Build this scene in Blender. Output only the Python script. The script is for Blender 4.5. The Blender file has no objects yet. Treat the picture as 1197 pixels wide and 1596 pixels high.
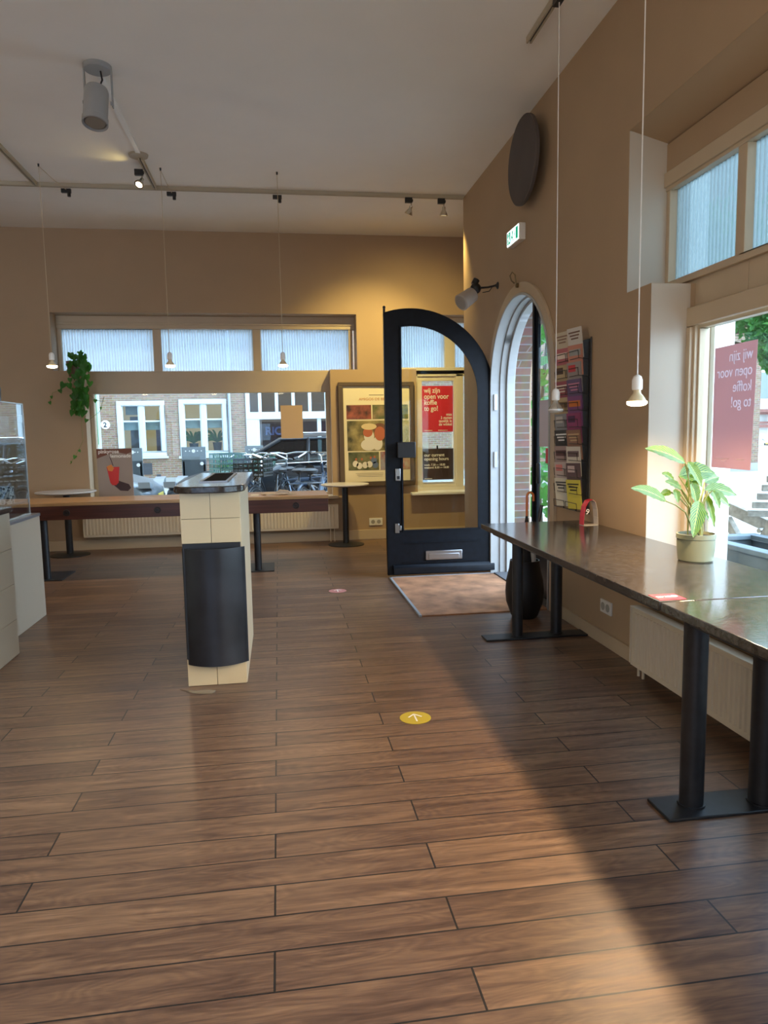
import bpy, bmesh, math, random
from mathutils import Vector, Matrix
random.seed(7)
S = bpy.context.scene
COL = S.collection
PI = math.pi

# ------------------------------------------------------------------ camera, world, sun, exposure
cd = bpy.data.cameras.new('camera'); cam = bpy.data.objects.new('camera', cd); COL.objects.link(cam)
cd.sensor_fit = 'VERTICAL'; cd.sensor_height = 36.0; cd.sensor_width = 27.0
cd.lens = 1110.13 * 36.0 / 1596.0
cd.clip_start = 0.05; cd.clip_end = 300
r_ = Vector((0.989122, -0.146062, -0.017437)); u_ = Vector((0.033193, 0.10614, 0.993797)); b_ = Vector((-0.143306, -0.983565, 0.109834))
cam.matrix_world = Matrix(((r_.x, u_.x, b_.x, 0), (r_.y, u_.y, b_.y, 0), (r_.z, u_.z, b_.z, 1.38), (0, 0, 0, 1)))
S.camera = cam
S.view_settings.view_transform = 'Standard'
S.view_settings.look = 'None'
S.view_settings.gamma = 1.0
S.view_settings.use_curve_mapping = False
S.view_settings.exposure = 0.15
W = bpy.data.worlds.new('sky'); S.world = W; W.use_nodes = True
wn = W.node_tree.nodes; wl = W.node_tree.links
bg = wn['Background']
wtc = wn.new('ShaderNodeTexCoord'); wno = wn.new('ShaderNodeTexNoise'); wno.inputs['Scale'].default_value = 2.2; wno.inputs['Detail'].default_value = 4
wr = wn.new('ShaderNodeValToRGB'); wr.color_ramp.elements[0].position = .38; wr.color_ramp.elements[1].position = .62
wr.color_ramp.elements[0].color = (.36, .58, .95, 1); wr.color_ramp.elements[1].color = (.70, .86, 1, 1)
wl.new(wtc.outputs['Generated'], wno.inputs['Vector']); wl.new(wno.outputs['Fac'], wr.inputs['Fac']); wl.new(wr.outputs['Color'], bg.inputs['Color'])
wsx = wn.new('ShaderNodeSeparateXYZ'); wmr = wn.new('ShaderNodeMapRange'); wmr.inputs['From Min'].default_value = -.2; wmr.inputs['From Max'].default_value = .9
wmr.inputs['To Min'].default_value = 2.6; wmr.inputs['To Max'].default_value = 14.5
wl.new(wtc.outputs['Generated'], wsx.inputs[0]); wl.new(wsx.outputs[0], wmr.inputs[0]); wl.new(wmr.outputs[0], bg.inputs['Strength'])   # the sky is brightest to the right
sl = bpy.data.lights.new('sun', 'SUN'); sl.energy = 3.6; sl.angle = math.radians(3); sl.color = (1, .95, .86)
so = bpy.data.objects.new('sun', sl); COL.objects.link(so)
so.rotation_euler = Vector((.55, -.22, -.8)).to_track_quat('-Z', 'Y').to_euler()

# ------------------------------------------------------------------ materials
def mat(name, col, rough=.5, metal=0., noise=0., nscale=8., bump=0., bscale=60., emis=None, estr=0., spec=None, stretch=None, coat=0., trans=0.):
    m = bpy.data.materials.new(name); m.use_nodes = True
    nt = m.node_tree; N = nt.nodes; L = nt.links; p = N['Principled BSDF']
    p.inputs['Base Color'].default_value = (*col, 1); p.inputs['Roughness'].default_value = rough; p.inputs['Metallic'].default_value = metal
    if spec is not None: p.inputs['Specular IOR Level'].default_value = spec
    if coat: p.inputs['Coat Weight'].default_value = coat; p.inputs['Coat Roughness'].default_value = .08
    if trans: p.inputs['Transmission Weight'].default_value = trans
    if noise or bump:
        tc = N.new('ShaderNodeTexCoord'); mp = N.new('ShaderNodeMapping'); L.new(tc.outputs['Object'], mp.inputs['Vector'])
        if stretch: mp.inputs['Scale'].default_value = stretch
    if noise:
        t = N.new('ShaderNodeTexNoise'); t.inputs['Scale'].default_value = nscale; t.inputs['Detail'].default_value = 5; L.new(mp.outputs[0], t.inputs['Vector'])
        cr = N.new('ShaderNodeValToRGB'); cr.color_ramp.elements[0].position = .3; cr.color_ramp.elements[1].position = .7
        cr.color_ramp.elements[0].color = (*[c * (1 - noise) for c in col], 1); cr.color_ramp.elements[1].color = (*[min(1, c * (1 + noise)) for c in col], 1)
        L.new(t.outputs['Fac'], cr.inputs['Fac']); L.new(cr.outputs['Color'], p.inputs['Base Color'])
    if bump:
        t2 = N.new('ShaderNodeTexNoise'); t2.inputs['Scale'].default_value = bscale; L.new(mp.outputs[0], t2.inputs['Vector'])
        b = N.new('ShaderNodeBump'); b.inputs['Strength'].default_value = bump; b.inputs['Distance'].default_value = .004
        L.new(t2.outputs['Fac'], b.inputs['Height']); L.new(b.outputs[0], p.inputs['Normal'])
    if emis:
        p.inputs['Emission Color'].default_value = (*emis, 1); p.inputs['Emission Strength'].default_value = estr
    return m

def glass(name, tint=(1, 1, 1), refl=1.0, ribs=None, haze=0., hcol=(.85, .93, 1)):
    m = bpy.data.materials.new(name); m.use_nodes = True
    nt = m.node_tree; N = nt.nodes; L = nt.links
    for n in list(N):
        if n.type == 'BSDF_PRINCIPLED': N.remove(n)
    out = [n for n in N if n.type == 'OUTPUT_MATERIAL'][0]
    tr = N.new('ShaderNodeBsdfTransparent'); tr.inputs[0].default_value = (*tint, 1)
    gl = N.new('ShaderNodeBsdfGlossy'); gl.inputs['Roughness'].default_value = .01
    fr = N.new('ShaderNodeLayerWeight'); fr.inputs['Blend'].default_value = .5
    pw = N.new('ShaderNodeMath'); pw.operation = 'POWER'; pw.inputs[1].default_value = 4.5; L.new(fr.outputs['Facing'], pw.inputs[0])
    ad = N.new('ShaderNodeMath'); ad.operation = 'MULTIPLY_ADD'; ad.inputs[1].default_value = .94; ad.inputs[2].default_value = .018; L.new(pw.outputs[0], ad.inputs[0])
    ml = N.new('ShaderNodeMath'); ml.operation = 'MULTIPLY'; ml.inputs[1].default_value = refl; ml.use_clamp = True
    mx = N.new('ShaderNodeMixShader'); L.new(ad.outputs[0], ml.inputs[0]); L.new(ml.outputs[0], mx.inputs[0])
    L.new(tr.outputs[0], mx.inputs[1]); L.new(gl.outputs[0], mx.inputs[2])
    last = mx
    if haze:
        df = N.new('ShaderNodeBsdfTranslucent'); df.inputs[0].default_value = (*hcol, 1)
        m2 = N.new('ShaderNodeMixShader'); m2.inputs[0].default_value = haze
        L.new(mx.outputs[0], m2.inputs[1]); L.new(df.outputs[0], m2.inputs[2]); last = m2
        if ribs:
            tc = N.new('ShaderNodeTexCoord'); wv = N.new('ShaderNodeTexWave'); wv.wave_type = 'BANDS'; wv.bands_direction = ribs[0]
            wv.inputs['Scale'].default_value = ribs[1]; wv.inputs['Distortion'].default_value = 0; L.new(tc.outputs['Object'], wv.inputs['Vector'])
            cr = N.new('ShaderNodeMapRange'); cr.inputs['To Min'].default_value = haze - .28; cr.inputs['To Max'].default_value = min(1, haze + .28)
            L.new(wv.outputs['Fac'], cr.inputs[0]); L.new(cr.outputs[0], m2.inputs[0])
            bp = N.new('ShaderNodeBump'); bp.inputs['Strength'].default_value = .8; bp.inputs['Distance'].default_value = .01
            L.new(wv.outputs['Fac'], bp.inputs['Height']); L.new(bp.outputs[0], gl.inputs['Normal']); L.new(bp.outputs[0], df.inputs['Normal'])
            gl.inputs['Roughness'].default_value = .15
    L.new(last.outputs[0], out.inputs[0])
    return m

def brick_mat(name, c1, c2, mortar, scale=1., bw=.21, bh=.0625, ms=.012, swap=False):
    m = bpy.data.materials.new(name); m.use_nodes = True
    nt = m.node_tree; N = nt.nodes; L = nt.links; p = N['Principled BSDF']; p.inputs['Roughness'].default_value = .85
    tc = N.new('ShaderNodeTexCoord'); sx = N.new('ShaderNodeSeparateXYZ'); L.new(tc.outputs['Object'], sx.inputs[0])
    ad = N.new('ShaderNodeMath'); ad.operation = 'ADD'; L.new(sx.outputs[0], ad.inputs[0]); L.new(sx.outputs[1], ad.inputs[1])
    cb = N.new('ShaderNodeCombineXYZ'); L.new(ad.outputs[0], cb.inputs[0]); L.new(sx.outputs[2], cb.inputs[1])
    b = N.new('ShaderNodeTexBrick'); L.new(cb.outputs[0], b.inputs['Vector']); b.inputs['Scale'].default_value = scale
    b.inputs['Brick Width'].default_value = bw; b.inputs['Row Height'].default_value = bh; b.inputs['Mortar Size'].default_value = ms
    b.inputs['Color1'].default_value = (*c1, 1); b.inputs['Color2'].default_value = (*c2, 1); b.inputs['Mortar'].default_value = (*mortar, 1)
    n = N.new('ShaderNodeTexNoise'); n.inputs['Scale'].default_value = 14; L.new(cb.outputs[0], n.inputs['Vector'])
    mx = N.new('ShaderNodeMix'); mx.data_type = 'RGBA'; mx.blend_type = 'MULTIPLY'; mx.inputs[0].default_value = .5
    L.new(b.outputs['Color'], mx.inputs[6]); L.new(n.outputs['Color'], mx.inputs[7])
    L.new(mx.outputs[2], p.inputs['Base Color'])
    bp = N.new('ShaderNodeBump'); bp.inputs['Strength'].default_value = .5; bp.inputs['Distance'].default_value = .01; bp.invert = True
    L.new(b.outputs['Fac'], bp.inputs['Height']); L.new(bp.outputs[0], p.inputs['Normal'])
    return m

def floor_mat():
    m = bpy.data.materials.new('wood_look_tiles'); m.use_nodes = True
    nt = m.node_tree; N = nt.nodes; L = nt.links; p = N['Principled BSDF']
    def M(op, a, b=None, c=None):
        n = N.new('ShaderNodeMath'); n.operation = op
        for i, v in enumerate((a, b, c)):
            if v is None: continue
            if isinstance(v, (int, float)): n.inputs[i].default_value = v
            else: L.new(v, n.inputs[i])
        return n.outputs[0]
    tc = N.new('ShaderNodeTexCoord'); sx = N.new('ShaderNodeSeparateXYZ'); L.new(tc.outputs['Object'], sx.inputs[0])
    x, y = sx.outputs[0], sx.outputs[1]
    v = M('DIVIDE', M('ADD', y, -1.6585 + .1432 * 200), .1432)
    row = M('FLOOR', v); fy = M('FRACT', v); odd = M('MODULO', row, 2.0)
    u = M('ADD', M('DIVIDE', M('SUBTRACT', M('ADD', x, .055), M('MULTIPLY', odd, .505)), 1.257), 20.0)
    cu = M('FLOOR', u); fx = M('FRACT', u)
    gy = M('MINIMUM', fy, M('SUBTRACT', 1.0, fy)); gx = M('MINIMUM', fx, M('SUBTRACT', 1.0, fx))
    g = M('MAXIMUM', M('LESS_THAN', gy, .019), M('LESS_THAN', gx, .0024))
    cid = N.new('ShaderNodeCombineXYZ'); L.new(cu, cid.inputs[0]); L.new(row, cid.inputs[1])
    wnz = N.new('ShaderNodeTexWhiteNoise'); wnz.noise_dimensions = '2D'; L.new(cid.outputs[0], wnz.inputs['Vector'])
    rnd = wnz.outputs['Value']
    gv = N.new('ShaderNodeCombineXYZ')
    L.new(M('ADD', M('MULTIPLY', x, 1.6), M('MULTIPLY', rnd, 37.0)), gv.inputs[0]); L.new(M('ADD', M('MULTIPLY', y, 17.0), M('MULTIPLY', rnd, 91.0)), gv.inputs[1])
    n1 = N.new('ShaderNodeTexNoise'); n1.inputs['Scale'].default_value = 1.6; n1.inputs['Detail'].default_value = 7; n1.inputs['Roughness'].default_value = .62; n1.inputs['Distortion'].default_value = .7
    L.new(gv.outputs[0], n1.inputs['Vector'])
    gv2 = N.new('ShaderNodeCombineXYZ')
    L.new(M('ADD', M('MULTIPLY', x, 2.2), M('MULTIPLY', rnd, 11.0)), gv2.inputs[0]); L.new(M('ADD', M('MULTIPLY', y, 9.0), M('MULTIPLY', rnd, 53.0)), gv2.inputs[1])
    n2 = N.new('ShaderNodeTexNoise'); n2.inputs['Scale'].default_value = 1.1; n2.inputs['Detail'].default_value = 1
    L.new(gv2.outputs[0], n2.inputs['Vector'])
    rings = M('FRACT', M('MULTIPLY', n2.outputs['Fac'], 16.0))          # cathedral grain
    rr = M('MULTIPLY', M('SUBTRACT', M('ABSOLUTE', M('SUBTRACT', rings, .5)), .25), .16)
    fine = N.new('ShaderNodeTexNoise'); fine.inputs['Scale'].default_value = 1; fine.inputs['Detail'].default_value = 3
    gv3 = N.new('ShaderNodeCombineXYZ'); L.new(M('MULTIPLY', x, 12.0), gv3.inputs[0]); L.new(M('MULTIPLY', y, 260.0), gv3.inputs[1]); L.new(gv3.outputs[0], fine.inputs['Vector'])
    fac = M('ADD', M('ADD', n1.outputs['Fac'], rr), M('MULTIPLY', M('SUBTRACT', fine.outputs['Fac'], .5), .22))
    fac = M('ADD', fac, M('MULTIPLY', M('SUBTRACT', rnd, .5), .16))
    cr = N.new('ShaderNodeValToRGB'); e = cr.color_ramp.elements
    e[0].position = .25; e[0].color = (.070, .040, .030, 1); e[1].position = .8; e[1].color = (.31, .185, .11, 1)
    k = e.new(.45); k.color = (.135, .078, .052, 1); k = e.new(.6); k.color = (.20, .118, .072, 1)
    L.new(fac, cr.inputs['Fac'])
    mx = N.new('ShaderNodeMix'); mx.data_type = 'RGBA'; L.new(g, mx.inputs[0]); L.new(cr.outputs['Color'], mx.inputs[6]); mx.inputs[7].default_value = (.018, .016, .016, 1)
    L.new(mx.outputs[2], p.inputs['Base Color'])
    L.new(M('ADD', M('MULTIPLY', n1.outputs['Fac'], .16), .29), p.inputs['Roughness'])
    p.inputs['Specular IOR Level'].default_value = .5
    bp = N.new('ShaderNodeBump'); bp.inputs['Strength'].default_value = .35; bp.inputs['Distance'].default_value = .002
    L.new(M('SUBTRACT', M('MULTIPLY', fac, .5), M('MULTIPLY', g, 1.0)), bp.inputs['Height']); L.new(bp.outputs[0], p.inputs['Normal'])
    return m

def tile_mat():
    m = bpy.data.materials.new('cream_wall_tile'); m.use_nodes = True
    p = m.node_tree.nodes['Principled BSDF']; p.inputs['Base Color'].default_value = (.60, .46, .27, 1); p.inputs['Roughness'].default_value = .28
    return m

def stone_mat():
    m = mat('dark_speckled_stone', (.042, .036, .032), .12, noise=.55, nscale=45, bump=.06, bscale=120, spec=.6)
    return m

def leaf_mat():
    m = bpy.data.materials.new('striped_leaf'); m.use_nodes = True
    nt = m.node_tree; N = nt.nodes; L = nt.links; p = N['Principled BSDF']; p.inputs['Roughness'].default_value = .38
    uv = N.new('ShaderNodeUVMap'); uv.uv_map = 'UVMap'; sx = N.new('ShaderNodeSeparateXYZ'); L.new(uv.outputs[0], sx.inputs[0])
    ab = N.new('ShaderNodeMath'); ab.operation = 'ABSOLUTE'; L.new(sx.outputs[0], ab.inputs[0])
    a = N.new('ShaderNodeMath'); a.operation = 'MULTIPLY'; a.inputs[1].default_value = -.35; L.new(ab.outputs[0], a.inputs[0])
    b = N.new('ShaderNodeMath'); b.operation = 'ADD'; L.new(sx.outputs[1], b.inputs[0]); L.new(a.outputs[0], b.inputs[1])
    c = N.new('ShaderNodeMath'); c.operation = 'MULTIPLY'; c.inputs[1].default_value = 62; L.new(b.outputs[0], c.inputs[0])
    s = N.new('ShaderNodeMath'); s.operation = 'SINE'; L.new(c.outputs[0], s.inputs[0])
    cr = N.new('ShaderNodeValToRGB'); e = cr.color_ramp.elements; e[0].position = .2; e[0].color = (.022, .12, .014, 1); e[1].position = .75; e[1].color = (.19, .29, .015, 1)
    mr = N.new('ShaderNodeMapRange'); mr.inputs['From Min'].default_value = -1; L.new(s.outputs[0], mr.inputs[0]); L.new(mr.outputs[0], cr.inputs['Fac'])
    md = N.new('ShaderNodeMath'); md.operation = 'LESS_THAN'; md.inputs[1].default_value = .08; L.new(ab.outputs[0], md.inputs[0])
    mx = N.new('ShaderNodeMix'); mx.data_type = 'RGBA'; L.new(md.outputs[0], mx.inputs[0]); L.new(cr.outputs['Color'], mx.inputs[6]); mx.inputs[7].default_value = (.30, .40, .08, 1)
    L.new(mx.outputs[2], p.inputs['Base Color'])
    tl = N.new('ShaderNodeBsdfTranslucent'); L.new(mx.outputs[2], tl.inputs[0]); ms = N.new('ShaderNodeMixShader'); ms.inputs[0].default_value = .35
    out = [n for n in N if n.type == 'OUTPUT_MATERIAL'][0]
    L.new(p.outputs[0], ms.inputs[1]); L.new(tl.outputs[0], ms.inputs[2]); L.new(ms.outputs[0], out.inputs[0])
    return m

def foliage_mat(name, c1, c2):
    m = mat(name, c1, .5, noise=.5, nscale=9)
    nt = m.node_tree; N = nt.nodes; L = nt.links; p = N['Principled BSDF']
    tl = N.new('ShaderNodeBsdfTranslucent'); tl.inputs[0].default_value = (*c2, 1); ms = N.new('ShaderNodeMixShader'); ms.inputs[0].default_value = .35
    out = [n for n in N if n.type == 'OUTPUT_MATERIAL'][0]
    L.new(p.outputs[0], ms.inputs[1]); L.new(tl.outputs[0], ms.inputs[2]); L.new(ms.outputs[0], out.inputs[0])
    return m

WALL = mat('beige_wall_paint', (.395, .275, .168), .7, noise=.03, nscale=2, bump=.12, bscale=90)
CEIL = mat('off_white_ceiling_paint', (.86, .83, .78), .8, noise=.02, nscale=2)
FRAME = mat('cream_frame_paint', (.50, .395, .27), .45, noise=.03, nscale=4)
WHITE = mat('white_paint', (.80, .80, .78), .45)
WHITEOUT = mat('white_render', (.86, .87, .86), .6)
PLASTIC = mat('white_plastic', (.78, .76, .72), .35)
BLACK = mat('black_gloss_paint', (.003, .0045, .0075), .45, noise=.4, nscale=20, spec=.2)
BLKMET = mat('black_steel', (.012, .013, .016), .42, noise=.3, nscale=30)
BLKP = mat('black_plastic', (.01, .01, .011), .4)
STEEL = mat('brushed_steel', (.42, .42, .42), .32, metal=1)
CHROME = mat('chrome', (.7, .7, .72), .15, metal=1)
GREYM = mat('grey_metal_paint', (.30, .30, .29), .45)
CREAMM = mat('cream_metal_track', (.42, .36, .26), .5)
RAD = mat('cream_radiator_enamel', (.64, .56, .43), .4)
STONE = stone_mat()
TILE = tile_mat()
GROUT = mat('dark_grout', (.16, .12, .08), .8)
WOODT = mat('honey_wood', (.42, .24, .10), .3, noise=.35, nscale=5, stretch=(.6, 14, 14))
WOODD = mat('red_brown_wood', (.075, .022, .014), .35, noise=.3, nscale=5, stretch=(.6, 14, 14))
GLASS = glass('clear_glass', (.93, .97, .96))
DGLASS = glass('door_glass', (.95, .97, .96), refl=1.4)
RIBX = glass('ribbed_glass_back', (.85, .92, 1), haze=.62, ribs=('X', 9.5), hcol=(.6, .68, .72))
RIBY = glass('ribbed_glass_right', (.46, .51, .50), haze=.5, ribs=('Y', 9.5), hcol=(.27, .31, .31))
MAT = mat('brown_coir', (.36, .17, .08), .95, noise=.45, nscale=5, bump=.8, bscale=260)
LEAF = leaf_mat()
STEMM = mat('plant_stem', (.20, .22, .06), .5)
SOIL = mat('potting_soil', (.03, .02, .014), .95)
POTM = mat('sage_ceramic', (.20, .21, .14), .35)
VINE = foliage_mat('vine_leaf', (.035, .15, .02), (.08, .3, .03))
TREEL = foliage_mat('tree_leaf', (.045, .17, .04), (.12, .34, .06))
BARK = mat('bark', (.10, .075, .05), .9, noise=.3)
RED = mat('red_print', (.62, .03, .055), .4)
WTXT = mat('white_print', (.85, .83, .8), .5)
PAPER = mat('cream_paper', (.80, .72, .52), .5)
DPAPER = mat('charcoal_print', (.045, .03, .033), .4)
ZINC = mat('zinc', (.30, .32, .34), .5)

# ------------------------------------------------------------------ mesh helpers
class MB:
    def __init__(s): s.v = []; s.f = []; s.mi = []; s.cur = 0; s.uv = None
    def add(s, vs, fs):
        o = len(s.v); s.v += [tuple(v) for v in vs]; s.f += [tuple(i + o for i in f) for f in fs]; s.mi += [s.cur] * len(fs); return s
    def box(s, x0, x1, y0, y1, z0, z1):
        return s.add([(x, y, z) for x in (x0, x1) for y in (y0, y1) for z in (z0, z1)], [(0, 1, 3, 2), (4, 6, 7, 5), (0, 4, 5, 1), (2, 3, 7, 6), (0, 2, 6, 4), (1, 5, 7, 3)])
    def obox(s, c, size, R):
        vs = [Vector(c) + R @ Vector((sx * size[0] / 2, sy * size[1] / 2, sz * size[2] / 2)) for sx in (-1, 1) for sy in (-1, 1) for sz in (-1, 1)]
        return s.add(vs, [(0, 1, 3, 2), (4, 6, 7, 5), (0, 4, 5, 1), (2, 3, 7, 6), (0, 2, 6, 4), (1, 5, 7, 3)])
    def cyl(s, p0, p1, r0, r1=None, n=16):
        r1 = r0 if r1 is None else r1; p0 = Vector(p0); p1 = Vector(p1); d = (p1 - p0).normalized()
        a = d.orthogonal().normalized(); b = d.cross(a); vs = []
        for p, r in ((p0, r0), (p1, r1)):
            vs += [p + (a * math.cos(2 * PI * i / n) + b * math.sin(2 * PI * i / n)) * r for i in range(n)]
        fs = [(i, (i + 1) % n, n + (i + 1) % n, n + i) for i in range(n)] + [tuple(range(n))[::-1], tuple(range(n, 2 * n))]
        return s.add(vs, fs)
    def lathe(s, c, prof, n=24, d=(0, 0, 1)):
        c = Vector(c); d = Vector(d).normalized(); a = d.orthogonal().normalized(); b = d.cross(a); vs = []; k = len(prof)
        for r, z in prof: vs += [c + d * z + (a * math.cos(2 * PI * i / n) + b * math.sin(2 * PI * i / n)) * max(r, 1e-4) for i in range(n)]
        fs = [(j * n + i, j * n + (i + 1) % n, (j + 1) * n + (i + 1) % n, (j + 1) * n + i) for j in range(k - 1) for i in range(n)]
        fs += [tuple(range(n))[::-1], tuple(range((k - 1) * n, k * n))]
        return s.add(vs, fs)
    def prism(s, poly, ax, a0, a1):
        def P(q, a):
            if ax == 'x': return (a, q[0], q[1])
            if ax == 'y': return (q[0], a, q[1])
            return (q[0], q[1], a)
        n = len(poly); vs = [P(q, a0) for q in poly] + [P(q, a1) for q in poly]
        return s.add(vs, [tuple(range(n)), tuple(range(n, 2 * n))[::-1]] + [(i, n + i, n + (i + 1) % n, (i + 1) % n) for i in range(n)])
    def ring(s, outer, inner, ax, a0, a1, closed=False):
        n = len(outer); rng = range(n if closed else n - 1)
        for i in rng:
            j = (i + 1) % n
            s.prism([outer[i], outer[j], inner[j], inner[i]], ax, a0, a1)
        return s
    def tube(s, pts, r, n=8):
        pts = [Vector(p) for p in pts]; k = len(pts); vs = []; a = None
        for i, p in enumerate(pts):
            d = (pts[min(i + 1, k - 1)] - pts[max(i - 1, 0)]).normalized()
            a = d.orthogonal().normalized() if a is None else (a - d * a.dot(d)).normalized()
            b = d.cross(a); rr = r if isinstance(r, (int, float)) else r[i]
            vs += [p + (a * math.cos(2 * PI * j / n) + b * math.sin(2 * PI * j / n)) * rr for j in range(n)]
        fs = [(i * n + j, i * n + (j + 1) % n, (i + 1) * n + (j + 1) % n, (i + 1) * n + j) for i in range(k - 1) for j in range(n)]
        fs += [tuple(range(n))[::-1], tuple(range((k - 1) * n, k * n))]
        return s.add(vs, fs)
    def torus(s, c, R, r, ax, n=32, m=8):
        c = Vector(c); d = Vector(ax).normalized(); a = d.orthogonal().normalized(); b = d.cross(a); vs = []
        for i in range(n):
            t = 2 * PI * i / n; e = a * math.cos(t) + b * math.sin(t)
            vs += [c + e * (R + r * math.cos(2 * PI * j / m)) + d * r * math.sin(2 * PI * j / m) for j in range(m)]
        return s.add(vs, [(i * m + j, ((i + 1) % n) * m + j, ((i + 1) % n) * m + (j + 1) % m, i * m + (j + 1) % m) for i in range(n) for j in range(m)])
    def ball(s, c, r, n=14, sc=(1, 1, 1)):
        vs = []; h = n // 2
        for j in range(h + 1):
            t = PI * j / h; vs += [(c[0] + r * sc[0] * math.sin(t) * math.cos(2 * PI * i / n), c[1] + r * sc[1] * math.sin(t) * math.sin(2 * PI * i / n), c[2] + r * sc[2] * math.cos(t)) for i in range(n)]
        return s.add(vs, [(j * n + i, (j + 1) * n + i, (j + 1) * n + (i + 1) % n, j * n + (i + 1) % n) for j in range(h) for i in range(n)])
    def build(s, name, m, parent=None, bevel=0., world=True, smooth=35, kind=None, label=None):
        me = bpy.data.meshes.new(name)
        off = Vector((0, 0, 0))
        if parent and world:
            q = parent
            while q: off += Vector(q.location); q = q.parent
        me.from_pydata([tuple(Vector(v) - off) for v in s.v], [], s.f)
        ms = m if isinstance(m, (list, tuple)) else [m]
        for x in ms: me.materials.append(x)
        if len(ms) > 1: me.polygons.foreach_set('material_index', s.mi)
        if s.uv:
            ul = me.uv_layers.new(name='UVMap')
            for lp in me.loops: ul.data[lp.index].uv = s.uv[lp.vertex_index]
        else:
            bm = bmesh.new(); bm.from_mesh(me); bmesh.ops.remove_doubles(bm, verts=bm.verts, dist=1e-6); bmesh.ops.recalc_face_normals(bm, faces=bm.faces); bm.to_mesh(me); bm.free()
        if smooth:
            me.polygons.foreach_set('use_smooth', [True] * len(me.polygons)); me.set_sharp_from_angle(angle=math.radians(smooth))
        o = bpy.data.objects.new(name, me); COL.objects.link(o)
        if parent: o.parent = parent
        if bevel:
            b = o.modifiers.new('bevel', 'BEVEL'); b.width = bevel; b.segments = 2; b.limit_method = 'ANGLE'
        if kind: o['kind'] = kind
        if label: o['label'] = label
        return o

def tag(o, label, cat, group=None, kind=None):
    o['label'] = label; o['category'] = cat
    if group: o['group'] = group
    if kind: o['kind'] = kind
    return o
def thing(name, label, cat, loc=(0, 0, 0), group=None, rz=0., kind=None):
    o = bpy.data.objects.new(name, None); o.empty_display_size = .05; COL.objects.link(o); o.location = loc; o.rotation_euler = (0, 0, rz)
    return tag(o, label, cat, group, kind)
def struct(name, mb, m, parent=None, **k):
    o = mb.build(name, m, parent, **k); o['kind'] = 'structure'; return o
def dup(root, loc=None, rz=None, label=None, group=None):
    def cp(o, par):
        c = o.copy(); COL.objects.link(c)
        if par: c.parent = par
        for ch in list(o.children): cp(ch, c)
        return c
    c = cp(root, None)
    if loc is not None: c.location = loc
    if rz is not None: c.rotation_euler = (0, 0, rz)
    if label: c['label'] = label
    if group: c['group'] = group
    return c
def text(name, body, size, loc, rot, m, parent=None, align='LEFT', bold=0., world=True, depth=.0008, space=1., sx=1.):
    cu = bpy.data.curves.new(name, 'FONT'); cu.body = body; cu.size = size; cu.align_x = align; cu.extrude = depth; cu.offset = bold; cu.space_line = space
    t = bpy.data.objects.new(name, cu); COL.objects.link(t); bpy.context.view_layer.update()
    dg = bpy.context.evaluated_depsgraph_get(); me = bpy.data.meshes.new_from_object(t.evaluated_get(dg)); bpy.data.objects.remove(t); bpy.data.curves.remove(cu)
    me.transform(Matrix.Diagonal((sx, 1, 1, 1)))
    o = bpy.data.objects.new(name, me); COL.objects.link(o); me.materials.clear(); me.materials.append(m)
    off = Vector((0, 0, 0))
    if parent and world:
        q = parent
        while q: off += Vector(q.location); q = q.parent
    o.rotation_euler = rot; o.location = Vector(loc) - off
    if parent: o.parent = parent
    return o
def arc(cy, cz, r, a0, a1, n): return [(cy + r * math.cos(a0 + (a1 - a0) * i / n), cz + r * math.sin(a0 + (a1 - a0) * i / n)) for i in range(n + 1)]
def light(name, kind, loc, energy, color, parent, aim=None, size=.03, spot=100, blend=.6):
    l = bpy.data.lights.new(name, kind); l.energy = energy; l.color = color; l.shadow_soft_size = size
    if kind == 'SPOT': l.spot_size = math.radians(spot); l.spot_blend = blend
    o = bpy.data.objects.new(name, l); COL.objects.link(o)
    off = Vector((0, 0, 0)); q = parent
    while q: off += Vector(q.location); q = q.parent
    o.location = Vector(loc) - off
    if parent: o.parent = parent
    if aim is not None: o.rotation_euler = (Vector(aim) - Vector(loc)).to_track_quat('-Z', 'Y').to_euler()
    return o

# ------------------------------------------------------------------ ROOM SHELL
WX = 2.04; WXO = 2.42; YB = 9.22; YBO = 9.62; YE = 7.72; ZC = 3.864; AX = 2.68
struct('floor', MB().box(-6, WXO, -4, YE, -.12, 0).box(-6, AX + .08, YE, YBO, -.12, 0), floor_mat(), smooth=0)
struct('ceiling', MB().box(-6, AX + .08, -4, YBO, ZC, ZC + .3), CEIL, smooth=0)

def wall_cells(mb, ax, a0, a1, us, zs, hole):
    for i in range(len(us) - 1):
        for j in range(len(zs) - 1):
            uc = (us[i] + us[i + 1]) / 2; zc = (zs[j] + zs[j + 1]) / 2
            if hole(uc, zc): continue
            if ax == 'x': mb.box(a0, a1, us[i], us[i + 1], zs[j], zs[j + 1])
            else: mb.box(us[i], us[i + 1], a0, a1, zs[j], zs[j + 1])
# right wall: arched doorway + stepped window recess
AC, AR, AZ = 5.90, .76, 1.76
wr_ = MB()
def hole_r(y, z):
    if AC - AR < y < AC + AR and z < AZ + AR + .1: return True
    if -2.6 < y < 3.74 and .55 < z < 2.17: return True
    if -2.6 < y < -.5 and .02 < z < 2.17: return True  # unseen low opening, added to let more daylight onto the floor
    if -2.6 < y < 4.02 and 2.17 <= z < 3.07: return True
    return False
wall_cells(wr_, 'x', WX, WXO, [-4, -2.6, -.5, 3.74, 4.02, AC - AR, AC + AR, YE], [0, .02, .55, 2.17, AZ + AR + .1, 3.07, ZC], hole_r)
ip = arc(AC, AZ, AR, 0, PI, 32)
wr_.ring([(p[0], AZ + AR + .1) for p in ip], ip, 'x', WX, WXO)
struct('wall_right', wr_, WALL, smooth=0)
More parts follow.
